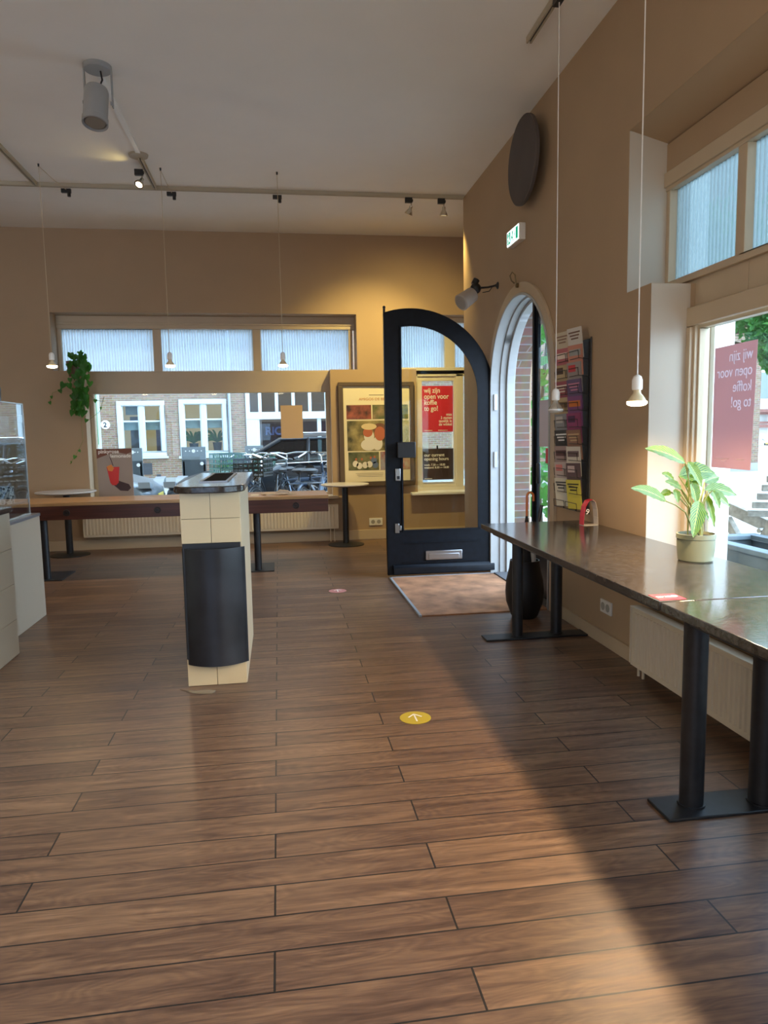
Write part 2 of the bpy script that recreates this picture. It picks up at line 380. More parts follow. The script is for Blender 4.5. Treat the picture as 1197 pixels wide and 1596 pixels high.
# soffit slope in the recess, wall zone above and between the windows
struct('trim_1', MB().prism([(2.0405, 3.069), (2.32, 2.995), (2.32, 3.069)], 'y', -2.6, 4.018), WALL, smooth=0)
struct('trim_2', MB().box(2.27, 2.33, -2.6, 4.018, 2.84, 3.0), WALL, smooth=0)
tp = MB().box(2.30, 2.36, -2.6, 3.285, 2.03, 2.215).box(2.30, 2.36, 3.289, 3.738, 2.03, 2.215).box(2.30, 2.36, 3.738, 4.018, 2.172, 2.215)
struct('trim_3', tp, FRAME, smooth=0)
LINING = mat('daylit_wall_paint', (.50, .45, .38), .6)  # wall paint made paler here, daylight on the reveals put into the colour
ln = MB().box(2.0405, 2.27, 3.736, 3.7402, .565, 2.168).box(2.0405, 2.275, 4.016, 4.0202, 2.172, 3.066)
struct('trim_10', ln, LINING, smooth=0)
# exterior white rendered reveal beside the lower and upper windows
struct('trim_4', MB().box(2.40, 2.52, 3.70, 3.738, .56, 2.168).box(2.40, 2.52, 3.98, 4.018, 2.23, 3.06), WHITEOUT, smooth=0)
# back wall
wb = MB()
def hole_b(x, z):
    if -2.66 < x < 1.03 and 2.2 < z < 2.89: return True
    if -2.32 < x < .68 and .56 < z <= 2.2: return True
    if 1.50 < x < 2.62 and 2.2 < z < 2.89: return True
    if 1.80 < x < 2.62 and .60 < z <= 2.2: return True
    return False
wall_cells(wb, 'y', YB, YBO, [-6, -2.66, -2.32, .68, 1.03, 1.5, 1.8, 2.62, AX + .08], [0, .56, .60, 2.2, 2.89, ZC], hole_b)
struct('wall_back', wb, WALL, smooth=0)
struct('wall_alcove', MB().box(AX, AX + .08, YE - .08, YB, 0, ZC).box(WXO, AX, YE - .08, YE, 0, ZC), WALL, smooth=0)
struct('wall_left', MB().box(-6.3, -6, -4, YBO, 0, ZC), WALL, smooth=0)
wf = MB(); wall_cells(wf, 'y', -4.3, -4, [-6, -5, -.5, 1.6, AX + .3], [0, .5, 2.9, ZC], lambda x, z: (-5 < x < -.5) and .5 < z < 2.9)
struct('wall_front', wf, WALL, smooth=0)
# unseen upper storeys, added so that they shade the pavement
struct('wall_upper', MB().box(-6.3, WXO + .05, -4.3, YBO, ZC + .3, 10), brick_mat('cafe_brick', (.23, .12, .08), (.17, .09, .06), (.35, .32, .28)), smooth=0)
# baseboards
struct('baseboard_right', MB().box(WX - .018, WX + .001, -4, AC - AR - .09, 0, .088).box(WX - .018, WX + .001, AC + AR + .09, YE, 0, .088), FRAME, bevel=.003)
struct('baseboard_back', MB().box(-6, AX, YB - .02, YB + .001, 0, .125), FRAME, bevel=.004)

# ---- windows in the right wall
def framebox(mb, ax, a0, a1, u0, u1, z0, z1, w):
    for (p, q, s, t) in ((u0, u1, z0, z0 + w), (u0, u1, z1 - w, z1), (u0, u0 + w, z0 + w, z1 - w), (u1 - w, u1, z0 + w, z1 - w)):
        if ax == 'x': mb.box(a0, a1, p, q, s, t)
        else: mb.box(p, q, a0, a1, s, t)
w1 = thing('window_1', 'upper ribbed glass windows in the right wall', 'window', (2.3, 3.7, 2.22), kind='structure')
mb = MB(); ys = [(3.33, 4.018), (2.56, 3.33), (1.79, 2.56), (1.02, 1.79), (.25, 1.02), (-.9, .25), (-2.6, -.9)]
for a, b in ys: framebox(mb, 'x', 2.275, 2.34, a, b, 2.19, 2.78, .035)
mb.box(2.255, 2.35, -2.6, 4.018, 2.76, 2.84); mb.box(2.268, 2.30, -2.6, 4.018, 2.74, 2.765)
mb.build('window_frame', FRAME, w1, bevel=.003)
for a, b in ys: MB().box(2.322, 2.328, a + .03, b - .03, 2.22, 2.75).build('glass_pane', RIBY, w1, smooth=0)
w2 = thing('window_2', 'large lower window in the right wall', 'window', (2.3, 3.7, .56), kind='structure')
mb = MB(); framebox(mb, 'x', 2.27, 2.36, 1.25, 3.738, .56, 2.03, .055); framebox(mb, 'x', 2.27, 2.36, -1.3, 1.25, .56, 2.03, .055)
mb.box(2.25, 2.28, -2.6, 3.738, 1.935, 2.035); mb.box(2.25, 2.28, 3.70, 3.738, .56, 1.93)
framebox(mb, 'x', 2.29, 2.345, 1.30, 3.69, .60, 1.94, .02)
mb.build('window_frame', FRAME, w2, bevel=.004)
MB().box(2.322, 2.328, 1.3, 3.69, .6, 1.95).build('glass_pane', GLASS, w2, smooth=0)
MB().box(2.322, 2.328, -1.25, 1.2, .6, 1.95).build('glass_pane', GLASS, w2, smooth=0)
MB().box(2.02, 2.29, -.5, 3.735, .53, .565).build('window_sill', FRAME, w2, bevel=.004)

# ---- windows in the back wall
w3 = thing('window_3', 'upper row of ribbed glass windows in the back wall', 'window', (-.8, 9.5, 2.2), kind='structure')
mb = MB(); xs = [(-2.66, -1.47), (-1.47, -.235), (-.235, 1.0)]
for a, b in xs: framebox(mb, 'y', 9.455, 9.54, a, b, 2.16, 2.78, .05)
mb.box(-2.66, 1.03, 9.44, 9.54, 2.73, 2.889).box(-2.66, 1.03, 9.425, 9.45, 2.775, 2.80)
mb.build('window_frame', FRAME, w3, bevel=.003)
for a, b in xs: MB().box(a + .045, b - .045, 9.50, 9.506, 2.2, 2.74).build('glass_pane', RIBX, w3, smooth=0)
w4 = thing('window_4', 'large lower shop window in the back wall', 'window', (-.8, 9.5, .6), kind='structure')
mb = MB().box(-2.66, 1.03, 9.44, 9.54, 1.93, 2.2); mb.box(-2.32, -2.27, 9.44, 9.54, .56, 1.93).box(.63, .68, 9.44, 9.54, .56, 1.93).box(-2.27, .63, 9.44, 9.54, .56, .62)
mb.build('window_frame', FRAME, w4, bevel=.004)
MB().box(-2.27, .63, 9.496, 9.502, .62, 1.93).build('glass_pane', GLASS, w4, smooth=0)
MB().box(-2.40, .74, 9.10, 9.45, .555, .59).build('window_sill', FRAME, w4, bevel=.006)
w5 = thing('window_5', 'narrow windows beside the doorway alcove', 'window', (2.2, 9.5, .6), kind='structure')
mb = MB(); framebox(mb, 'y', 9.44, 9.54, 1.5, 2.30, 2.16, 2.89, .07); framebox(mb, 'y', 9.44, 9.54, 2.30, 2.62, 2.16, 2.89, .07)
framebox(mb, 'y', 9.40, 9.54, 1.8, 2.42, .60, 2.2, .05); framebox(mb, 'y', 9.42, 9.52, 1.85, 2.40, .65, 2.12, .06); framebox(mb, 'y', 9.40, 9.54, 2.42, 2.62, .60, 2.2, .05); mb.box(1.8, 2.62, 9.4, 9.54, 2.12, 2.2).box(1.50, 2.62, 9.43, 9.54, 2.19, 2.24)
mb.build('window_frame', mat('pale_frame_paint', (.72, .66, .54), .45), w5, bevel=.003)
MB().box(1.56, 2.24, 9.50, 9.506, 2.22, 2.83).build('glass_pane', RIBX, w5, smooth=0)
MB().box(2.36, 2.56, 9.50, 9.506, 2.22, 2.83).build('glass_pane', RIBX, w5, smooth=0)
MB().box(1.90, 2.36, 9.48, 9.486, .70, 2.07).build('glass_pane', GLASS, w5, smooth=0)
MB().box(2.46, 2.58, 9.48, 9.486, .65, 2.13).build('glass_pane', GLASS, w5, smooth=0)
MB().box(1.70, 2.66, 9.10, 9.42, .565, .602).build('window_sill', WHITE, w5, bevel=.008)

# ---- doorway: casing, white jamb, brick reveal, open leaf, fixed leaf, threshold
N = 32
def arch_line(r, zlow=0.): return [(AC + r, zlow)] + arc(AC, AZ, r, 0, PI, N) + [(AC - r, zlow)]
struct('trim_5', MB().ring(arch_line(AR + .085), arch_line(AR + .001), 'x', WX - .022, WX + .001), FRAME, bevel=.003)
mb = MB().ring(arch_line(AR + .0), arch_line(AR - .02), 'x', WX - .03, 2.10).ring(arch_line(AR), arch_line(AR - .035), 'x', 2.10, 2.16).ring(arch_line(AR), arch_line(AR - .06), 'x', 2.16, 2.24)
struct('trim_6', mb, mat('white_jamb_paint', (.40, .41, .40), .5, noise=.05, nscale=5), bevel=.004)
BR = brick_mat('door_brick', (.25, .13, .10), (.17, .12, .07), (.27, .25, .22), bw=.34, bh=.068, ms=.006)
struct('trim_7', MB().ring(arch_line(AR + .0), arch_line(AR - .05), 'x', 2.24, 2.39), BR, smooth=0)
struct('trim_8', MB().box(2.03, 2.50, AC - AR + .06, AC + AR - .06, -.005, .018), mat('threshold_stone', (.10, .10, .105), .5), bevel=.003)
# open leaf
HX, HY = 2.045, 6.655
d1 = thing('door_1', 'black arched door leaf with a tall glass pane, standing open into the room', 'door', (HX, HY, 0), kind='structure')
def leafline(x0, x1, r, cx, zl):
    a0 = math.acos(max(-1, min(1, (x0 - cx) / r))); return [(x0, zl)] + arc(cx, AZ - .03, r, a0, 0, 28) + [(x1, zl)]
o_ = leafline(1.00, 2.055, .80, 1.255, .44); i_ = leafline(1.145, 1.905, .65, 1.255, .44)
mb = MB().ring(o_, i_, 'y', 6.665, 6.72)
mb.box(1.00, 2.055, 6.665, 6.72, .02, .44)
mb.build('door_frame', BLACK, d1, bevel=.003)
mb = MB().ring(leafline(1.145, 1.905, .65, 1.255, .44), leafline(1.16, 1.89, .635, 1.255, .455), 'y', 6.655, 6.668); mb.box(1.145, 1.905, 6.655, 6.668, .44, .455)
mb.build('glazing_bead', BLACK, d1)
gp = leafline(1.14, 1.91, .655, 1.255, .435); MB().prism(gp, 'y', 6.690, 6.696).build('glass_pane', DGLASS, d1, smooth=0)
MB().box(1.15, 1.90, 6.655, 6.667, .325, .333).box(1.15, 1.90, 6.655, 6.667, .135, .143).build('moulding', BLACK, d1)
mb = MB().prism([(6.625, .035), (6.67, .035), (6.67, .12), (6.655, .12), (6.63, .09)], 'x', 1.05, 2.05); mb.build('weather_board', BLACK, d1, bevel=.003)
lp = MB().box(1.37, 1.73, 6.652, 6.666, .155, .245).build('letter_plate', STEEL, d1, bevel=.004)
MB().box(1.40, 1.70, 6.645, 6.654, .165, .215).build('flap', STEEL, lp, bevel=.003)
MB().box(1.10, 1.275, 6.60, 6.666, 1.145, 1.295).build('rim_lock', BLKP, d1, bevel=.006)
kp = MB().box(1.085, 1.135, 6.655, 6.667, .93, 1.045).build('lock_plate', STEEL, d1, bevel=.003)
MB().box(1.10, 1.125, 6.65, 6.656, .945, .975).build('cylinder', BLKP, kp)
MB().box(1.075, 1.115, 6.657, 6.667, .43, .52).box(1.115, 1.135, 6.652, 6.664, .455, .5).build('floor_bolt', STEEL, d1, bevel=.002)
MB().cyl((1.008, 6.69, 2.46), (1.008, 6.69, 2.535), .011).ball((1.008, 6.69, 2.54), .014, 10).build('top_bolt', BLKMET, d1)
mb = MB()
for z in (1.035, 1.58): mb.box(2.045, 2.075, 6.625, 6.645, z, z + .15).cyl((2.045, 6.655, z), (2.045, 6.655, z + .15), .008)
mb.build('hinge', STEEL, d1)
# fixed leaf closed in the arch
d2 = thing('door_2', 'narrow fixed black door leaf closing the near side of the arch', 'door', (2.15, 5.4, 0), kind='structure')
def fix(r, y1, zl):
    a0 = math.acos(max(-1, min(1, (y1 - AC) / r))); return [(y1, zl)] + arc(AC, AZ, r, a0, PI, 26) + [(AC - r, zl)]
mb = MB().ring(fix(.735, 5.70, .44), fix(.705, 5.635, .44), 'x', 2.10, 2.13); mb.box(2.10, 2.15, AC - .735, 5.70, .02, .44).box(2.085, 2.105, 5.675, 5.715, .02, 2.45)
mb.build('door_frame', BLACK, d2, bevel=.003)
MB().prism(fix(.71, 5.64, .435), 'x', 2.106, 2.110).build('glass_pane', GLASS, d2, smooth=0)
MB().box(2.07, 2.10, 5.53, 5.57, .95, 1.12).build('door_handle', BLKP, d2, bevel=.01)
nt1 = MB().box(2.101, 2.104, 5.34, 5.58, 1.25, 1.62).build('notice', mat('lilac_paper', (.62, .58, .66), .7), d2, smooth=0)
MB().box(2.101, 2.104, 5.26, 5.44, 1.12, 1.24).build('sticker', RED, d2, smooth=0)
tag(MB().tube([(1.985, 5.87, 2.60), (1.96, 5.87, 2.62), (1.945, 5.87, 2.66), (1.965, 5.87, 2.69), (1.99, 5.87, 2.67), (2.0, 5.87, 2.60), (2.02, 5.87, 2.585)], .006).cyl((2.0, 5.87, 2.585), (2.02, 5.87, 2.585), .02).build('wall_hook', mat('brass_hook', (.16, .11, .05), .4, metal=.6)), 'small brass hook at the top of the arched door casing', 'hook')

# doormat
dm = thing('doormat', 'brown coir doormat set in the floor in front of the arched door', 'doormat', (1.5, 5.9, 0))
MB().box(1.025, 2.02, 5.15, 6.60, .0, .011).build('coir_pad', MAT, dm)
MB().box(1.005, 1.025, 5.15, 6.62, .0, .014).box(1.005, 2.02, 6.60, 6.62, 0, .014).build('edge_strip', ZINC, dm)

# ------------------------------------------------------------------ FURNITURE ON THE RIGHT
BX0, BX1, BZ = 1.31, 2.028, .772
def bench(name, label, y0, y1, plates, legs):
    t = thing(name, label, 'table', ((BX0 + BX1) / 2, (y0 + y1) / 2, 0), 'long stone tables along the right wall')
    MB().box(BX0, BX1, y0, y1, BZ - .032, BZ).build('tabletop', STONE, t, bevel=.003)
    for (a, b) in plates: MB().box(1.315, 2.02, a, b, 0, .012).build('base_plate', BLKMET, t, bevel=.003)
    for (x, y, r) in legs: MB().cyl((x, y, .012), (x, y, BZ - .032), r, n=24).cyl((x, y, .012), (x, y, .018), r + .006, n=24).build('leg', BLKMET, t)
    MB().box(1.36, 1.98, y0 + .1, y1 - .1, BZ - .06, BZ - .032).build('underframe', BLKMET, t)
    return t
t = bench('bar_table', 'far dark stone table reaching to the doorway, with the potted plant on it', 2.295, 4.545, [(4.43, 4.56)], [(1.545, 4.49, .036), (1.83, 4.52, .038)])
t = bench('bar_table', 'near dark stone table cut by the right edge, standing on two round black columns', -.3, 2.285, [(2.20, 2.355), (.3, .46)], [(1.452, 2.29, .042), (1.715, 2.26, .048), (1.452, .38, .042), (1.715, .38, .048)])
s = tag(MB().prism([(1.325, 2.315), (1.425, 2.315), (1.425, 2.40), (1.325, 2.40)], 'z', BZ, BZ + .0012).build('table_sticker', RED, smooth=0), 'red rectangular sticker on the edge of the far stone table by the joint', 'sticker')
text('print', 'please keep\nyour distance', .013, (1.335, 2.362, BZ + .0013), (0, 0, 0), WTXT, s)
MB().cyl((1.405, 2.362, BZ + .0012), (1.405, 2.362, BZ + .0022), .012).build('print', WTXT, s)

def radiator(name, label, ax, u0, u1, face, back, z0, z1, pitch=.034):
    c = ((face + back) / 2, (u0 + u1) / 2, z0) if ax == 'x' else ((u0 + u1) / 2, (face + back) / 2, z0)
    t = thing(name, label, 'radiator', c)
    def bx(mb, a0, a1, p, q, s, e): mb.box(a0, a1, p, q, s, e) if ax == 'x' else mb.box(p, q, a0, a1, s, e)
    lo, hi = min(face, back), max(face, back); sg = 1 if back > face else -1
    mb = MB(); bx(mb, *sorted((face + sg * .008, face + sg * .02)), u0, u1, z0, z1 - .005)
    n = int((u1 - u0 - .04) / pitch)
    for i in range(n):
        a = u0 + .02 + pitch * i
        q = [(a + .004, face + sg * .009), (a + .010, face), (a + .024, face), (a + .030, face + sg * .009)]
        if ax == 'x': mb.prism([(p[1], p[0]) for p in q], 'z', z0 + .03, z1 - .03)
        else: mb.prism(q, 'z', z0 + .03, z1 - .03)
    mb.build('front_panel', RAD, t, smooth=50)
    mb = MB(); bx(mb, *sorted((back - sg * .02, back - sg * .008)), u0, u1, z0, z1 - .005); mb.build('rear_panel', RAD, t)
    mb = MB(); bx(mb, lo, hi, u0 + .005, u1 - .005, z1 - .012, z1); mb.build('top_grille', RAD, t, bevel=.002)
    for e0 in (u0 - .002, u1 - .006): mb = MB(); bx(mb, lo, hi, e0, e0 + .008, z0 + .01, z1); mb.build('side_cover', RAD, t, bevel=.002)
    for u in (u0 + .3, u1 - .3): mb = MB(); bx(mb, *sorted((back - sg * .01, back + sg * .045)), u - .02, u + .02, z0 + .1, z1 - .05); mb.build('wall_bracket', RAD, t)
    for u in (u1 - .05, u1 - .1):
        p = (lambda a, z: (a, u, z)) if ax == 'x' else (lambda a, z: (u, a, z))
        MB().tube([p((face + back) / 2, z0 + .02), p((face + back) / 2, .0)], .008).build('pipe', RAD, t)
    return t
radiator('radiator', 'cream panel radiator below the right stone tables', 'x', 1.55, 3.68, 1.925, 1.99, .055, .395)
radiator('radiator', 'cream ribbed panel radiator under the large back shop window', 'y', -2.40, .73, 9.09, 9.17, .17, .485, .0415)

def socket(name, label, ax, u0, u1, z0, z1, face):
    s = 1 if ax == 'x' else 1
    t = thing(name, label, 'socket', (face, (u0 + u1) / 2, z0) if ax == 'x' else ((u0 + u1) / 2, face, z0))
    mb = MB(); (mb.box(face - .012, face + .001, u0, u1, z0, z1) if ax == 'x' else mb.box(u0, u1, face - .012, face + .001, z0, z1)); mb.build('cover_plate', PLASTIC, t, bevel=.003)
    for k in (.28, .72):
        u = u0 + (u1 - u0) * k; z = (z0 + z1) / 2; mb = MB(); d = (-1, 0, 0) if ax == 'x' else (0, -1, 0); c = (face - .0125, u, z) if ax == 'x' else (u, face - .0125, z)
        mb.lathe(c, [(.0, 0), (.024, 0), (.026, .001), (.026, .002)], 20, d); mb.build('outlet', mat('socket_recess', (.35, .33, .30), .5), t)
    return t
socket('wall_socket', 'white double socket on the right wall under the stone table', 'x', 4.125, 4.275, .21, .295, WX)
socket('wall_socket', 'white double socket low on the back wall left of the open door', 'y', 1.145, 1.32, .18, .275, YB)

# potted calathea
pl_ = thing('potted_plant', 'striped calathea with long yellow-green leaves in a round sage pot', 'plant', (1.885, 3.0, BZ))
MB().lathe((1.885, 3.0, BZ), [(.0, 0), (.070, 0), (.076, .006), (.082, .06), (.083, .100), (.080, .101), (.080, .104), (.086, .106), (.086, .126), (.079, .127), (.079, .112), (0, .112)], 40).build('pot', POTM, pl_)
MB().lathe((1.885, 3.0, BZ + .108), [(.0, 0), (.078, 0), (.076, .006), (0, .008)], 24).build('soil', SOIL, pl_)
LV = [((1.812,2.985,1.222),(1.596,2.950,1.293),0.055),((1.709,2.960,1.056),(1.508,2.900,1.124),0.05),((1.821,3.050,1.160),(2.020,3.080,1.168),0.085),((1.824,2.985,1.228),(1.875,2.950,1.113),0.05),((1.958,3.060,1.093),(2.150,3.100,1.057),0.06),((1.958,3.035,1.089),(2.085,3.050,1.009),0.05),((1.949,3.035,1.074),(2.010,3.050,0.911),0.04),((1.858,2.940,1.053),(1.782,2.860,0.902),0.07),((1.806,3.000,1.105),(1.712,2.980,1.144),0.035),((1.773,3.010,1.146),(1.707,3.000,1.180),0.03),((1.973,3.085,1.124),(2.090,3.150,1.141),0.05),((1.861,3.010,1.132),(1.884,3.000,1.032),0.055),((1.771,2.995,1.106),(1.774,2.970,1.044),0.035),((1.955,3.060,0.988),(2.012,3.100,0.936),0.03),((1.762,3.010,1.091),(1.700,3.000,1.079),0.03),((1.914,3.035,1.159),(1.855,3.050,1.106),0.05),((1.971,3.020,1.090),(2.013,3.020,1.005),0.04)]
def leaf_mb(b, t, w, droop=.12, fold=.25, k=12, side=None):
    b = Vector(b); t = Vector(t); d = t - b; Ln = d.length; d.normalize()
    sd = side or d.cross(Vector((.15, -1, .5)).normalized()); sd = Vector(sd).normalized(); up = sd.cross(d).normalized()
    mb = MB(); mb.uv = []
    for i in range(k + 1):
        s = i / k; wd = w * .5 * math.sin(PI * min(1, s ** .8)) ** .75 if 0 < i < k else .0008
        c = b + d * (Ln * s) + Vector((0, 0, 1)) * (droop * Ln * 4 * s * (1 - s) * .5)
        for j in range(-3, 4):
            q = j / 3; mb.v.append(tuple(c + sd * wd * q + up * (abs(q) * wd * fold + .0025 * math.sin(s * 26) * abs(q)))); mb.uv.append((q, s))
    for i in range(k):
        for j in range(6): mb.f.append((i * 7 + j, i * 7 + j + 1, (i + 1) * 7 + j + 1, (i + 1) * 7 + j)); mb.mi.append(0)
    return mb
random.seed(3)
for i, (b, tt, w) in enumerate(LV):
    lf = leaf_mb(b, tt, w * 1.1).build('leaf', LEAF, pl_, smooth=60)
    o = Vector((1.885 + random.uniform(-.03, .03), 3.0 + random.uniform(-.03, .03), BZ + .11)); bb = Vector(b)
    mid = (o + bb) / 2 + Vector((0, 0, .03)) + Vector(((bb.x - o.x) * -.15, 0, 0))
    MB().tube([o, (o + mid) / 2 + Vector((0, 0, .01)), mid, (mid + bb) / 2 + Vector((0, 0, .008)), bb], .0032, 6).build('stem', STEMM, pl_)

# brochure rack
rk = thing('brochure_rack', 'tall black wire rack of leaflets on the wall beside the arched door', 'brochure rack', (2.0, 4.7, .80))
mb = MB()
for y in (4.47, 4.68, 4.89): mb.tube([(2.03, y, .82), (2.03, y, 1.98)], .005, 6)
for z in (.85, 1.4, 1.95): mb.box(2.026, 2.036, 4.47, 4.90, z, z + .02)
mb.box(2.022, 2.032, 4.49, 4.88, .84, 1.97); mb.build('back_frame', BLKMET, rk)
for c in range(2):
    ya = 4.70 if c == 0 else 4.49
    for k in range(10):
        z = .83 + k * .112; m2 = MB()
        m2.tube([(2.03, ya, z), (1.955, ya, z + .01), (1.95, ya, z + .06)], .0025, 5).tube([(2.03, ya + .185, z), (1.955, ya + .185, z + .01), (1.95, ya + .185, z + .06)], .0025, 5)
        m2.tube([(1.95, ya, z + .06), (1.95, ya + .185, z + .06)], .0025, 5).tube([(1.955, ya, z + .01), (1.955, ya + .185, z + .01)], .0025, 5)
        m2.build('pocket', BLKMET, rk)
BC = [('cream black-lined', (.75, .72, .6), (.05, .05, .05)), ('pale beige and red', (.62, .50, .46), (.6, .2, .18)), ('dull mauve', (.42, .30, .28), (.12, .06, .06)), ('black and white', (.03, .03, .03), (.8, .8, .78)), ('blue-grey', (.30, .31, .33), (.5, .48, .45)), ('tan', (.58, .42, .22), (.2, .12, .06)), ('crimson', (.38, .07, .10), (.7, .6, .5)), ('brown', (.52, .38, .20), (.1, .06, .04)), ('rose pink', (.55, .14, .16), (.75, .6, .5)), ('cream brown-lined', (.66, .55, .38), (.25, .15, .1)),
      ('bright yellow and black', (.62, .55, .05), (.04, .04, .02)), ('plum', (.10, .05, .06), (.5, .4, .4)), ('off-white dark-lettered', (.72, .66, .56), (.15, .1, .1)), ('auburn', (.30, .14, .08), (.5, .35, .2)), ('magenta', (.30, .03, .14), (.08, .03, .08)), ('purple and orange', (.22, .05, .20), (.55, .16, .03)), ('violet', (.12, .07, .18), (.5, .2, .3)), ('grey and red', (.35, .30, .28), (.5, .05, .06)), ('salmon and grey', (.62, .24, .16), (.3, .32, .32)), ('white and brown', (.68, .63, .56), (.16, .09, .06))]
for c in range(2):
    for k in range(10):
        nm, ca, cb = BC[c * 10 + k]; ya = (4.712 if c == 0 else 4.502) + ((k * 7) % 5 - 2) * .003
        z = .845 + k * .112; t = thing('leaflet', nm + ' leaflet in the ' + ('far' if c == 0 else 'near') + ' column of the wall rack', 'leaflet', (1.96, ya + .08, z), 'leaflets in the wall rack')
        R = Matrix.Rotation(math.radians(-6 + (k % 3) * 1.5), 3, 'Y') @ Matrix.Rotation(math.radians(17), 3, 'Z')
        w = .140; h = .20; cen = Vector((1.972, ya + .08, z + h / 2))
        MB().obox(cen, (.006, w, h), R).build('pages', mat('leaflet_paper', [q * .75 + .03 for q in ca], .45), t, smooth=0)
        n = R @ Vector((-1, 0, 0)); mb = MB()
        if k % 3 == 0:
            for q in range(3): mb.obox(cen + n * .0035 + R @ Vector((0, 0, .07 - q * .02)), (.001, w * (.8 - q * .15), .010), R)
        elif k % 3 == 1: mb.obox(cen + n * .0035 + R @ Vector((0, .02, .06)), (.001, w * .5, .045), R)
        else: mb.obox(cen + n * .0035 + R @ Vector((0, 0, .05)), (.001, w * .8, .04), R)
        mb.build('print', mat('leaflet_ink', cb, .5), t, smooth=0)

rc = thing('table_card', 'bent red number card standing on the stone table below the rack', 'card', (1.95, 4.31, BZ))
pts = [(1.905, BZ + .001), (1.908, BZ + .06), (1.918, BZ + .12), (1.94, BZ + .158), (1.965, BZ + .165), (1.985, BZ + .15), (1.998, BZ + .10), (2.003, BZ + .05), (2.005, BZ + .001)]
mb = MB()
for i in range(5): mb.prism([pts[i], pts[i + 1], (pts[i + 1][0] + .002, pts[i + 1][1] - .001), (pts[i][0] + .002, pts[i][1])], 'y', 4.27, 4.335)
mb.build('red_face', RED, rc); mb = MB()
for i in range(4, 8): mb.prism([pts[i], pts[i + 1], (pts[i + 1][0] - .002, pts[i + 1][1]), (pts[i][0] - .002, pts[i][1] - .001)], 'y', 4.27, 4.335)
mb.box(1.905, 2.005, 4.27, 4.335, BZ, BZ + .003); mb.build('clear_back', mat('milky_plastic', (.6, .56, .5), .3), rc)
text('number', '9', .05, (1.915, 4.268, BZ + .075), (PI / 2, .2, 0), WTXT, rc)

# umbrella stand with umbrella
us = thing('umbrella_stand', 'bulbous black vase used as umbrella stand behind the stone table', 'umbrella stand', (1.775, 5.0, 0))
MB().lathe((1.775, 5.0, 0), [(0, 0), (.085, 0), (.10, .02), (.135, .12), (.142, .20), (.135, .28), (.115, .37), (.108, .43), (.100, .43), (.10, .38), (0, .36)], 36).build('vase', mat('matt_black_ceramic', (.008, .008, .009), .5), us)
um = thing('umbrella', 'black umbrella with a curved orange wooden handle standing in the vase', 'umbrella', (1.80, 5.0, .40))
MB().tube([(1.79, 5.0, .40), (1.79, 5.0, .62), (1.79, 5.0, .76)], [.04, .03, .008], 10).build('canopy', mat('umbrella_cloth', (.012, .012, .014), .8), um)
MB().tube([(1.79, 5.0, .72), (1.79, 5.0, .90)] + [(1.815 + .025 * math.cos(PI - PI * i / 8), 5.0, .90 + .03 * math.sin(PI * i / 8)) for i in range(1, 9)] + [(1.84, 5.0, .865)], .0085, 10).build('handle', mat('orange_lacquered_wood', (.42, .12, .025), .3), um)
um = thing('umbrella', 'white umbrella leaning in the vase beside the orange handle', 'umbrella', (1.86, 5.02, .40))
MB().tube([(1.84, 4.99, .40), (1.815, 4.955, .60), (1.80, 4.93, .725)], [.022, .016, .006], 8).build('canopy', mat('white_cloth', (.6, .58, .54), .8), um)
um = thing('umbrella', 'folded black umbrella with a knob grip at the left rim of the vase', 'umbrella', (1.70, 5.0, .40))
MB().tube([(1.72, 5.0, .40), (1.70, 4.98, .50), (1.688, 4.97, .56)], [.02, .013, .006], 8).build('canopy', BLKP, um); MB().ball((1.68, 4.965, .58), .026, 12).build('handle', BLKP, um)
um = thing('umbrella', 'folded black umbrella with a straight black grip right of the white one', 'umbrella', (1.90, 5.04, .40))
MB().tube([(1.84, 5.04, .40), (1.87, 5.04, .60), (1.895, 5.04, .70)], [.022, .015, .006], 8).build('canopy', BLKP, um); MB().tube([(1.895, 5.04, .70), (1.92, 5.04, .83)], .013, 8).build('handle', BLKP, um)

# wall disc, exit sign, speaker
dk = thing('wall_disc', 'large dark grey round disc high on the right wall under the ceiling', 'disc', (1.93, 5.56, 3.46))
MB().lathe((1.93, 5.56, 3.46), [(0, 0), (.315, 0), (.325, .008), (.325, .03), (.315, .035), (0, .035)], 64, (1, 0, 0)).build('disc', mat('dark_grey_felt', (.085, .068, .062), .75, noise=.1, nscale=3), dk)
MB().cyl((1.96, 5.56, 3.46), (2.045, 5.56, 3.46), .09).build('wall_mount', BLKMET, dk)
ex = thing('exit_sign', 'small lit green and white emergency exit sign on the right wall', 'sign', (2.0, 5.9, 2.93))
MB().box(1.985, 2.041, 5.755, 6.065, 2.925, 3.06).build('housing', PLASTIC, ex, bevel=.006)
MB().box(1.981, 1.986, 5.765, 6.055, 2.935, 3.05).build('light_panel', mat('exit_panel_light', (.8, .9, .85), .4, emis=(.75, 1, .95), estr=3), ex, smooth=0)
GRN = mat('exit_green', (.0, .25, .13), .4, emis=(0, .35, .2), estr=.8); mb = MB()
mb.box(1.9795, 1.982, 5.96, 6.045, 2.945, 3.04).box(1.9795, 1.982, 5.775, 5.83, 2.945, 3.04)
mb.prism([(5.845, 2.96), (5.845, 3.03), (5.87, 2.995)], 'x', 1.9795, 1.982).prism([(5.95, 2.95), (5.91, 2.99), (5.90, 3.03), (5.925, 3.035), (5.93, 3.0), (5.945, 2.985)], 'x', 1.9795, 1.982).prism([(5.91, 2.99), (5.885, 2.95), (5.9, 2.95), (5.925, 2.985)], 'x', 1.9795, 1.982)
mb.build('pictogram', GRN, ex, smooth=0)
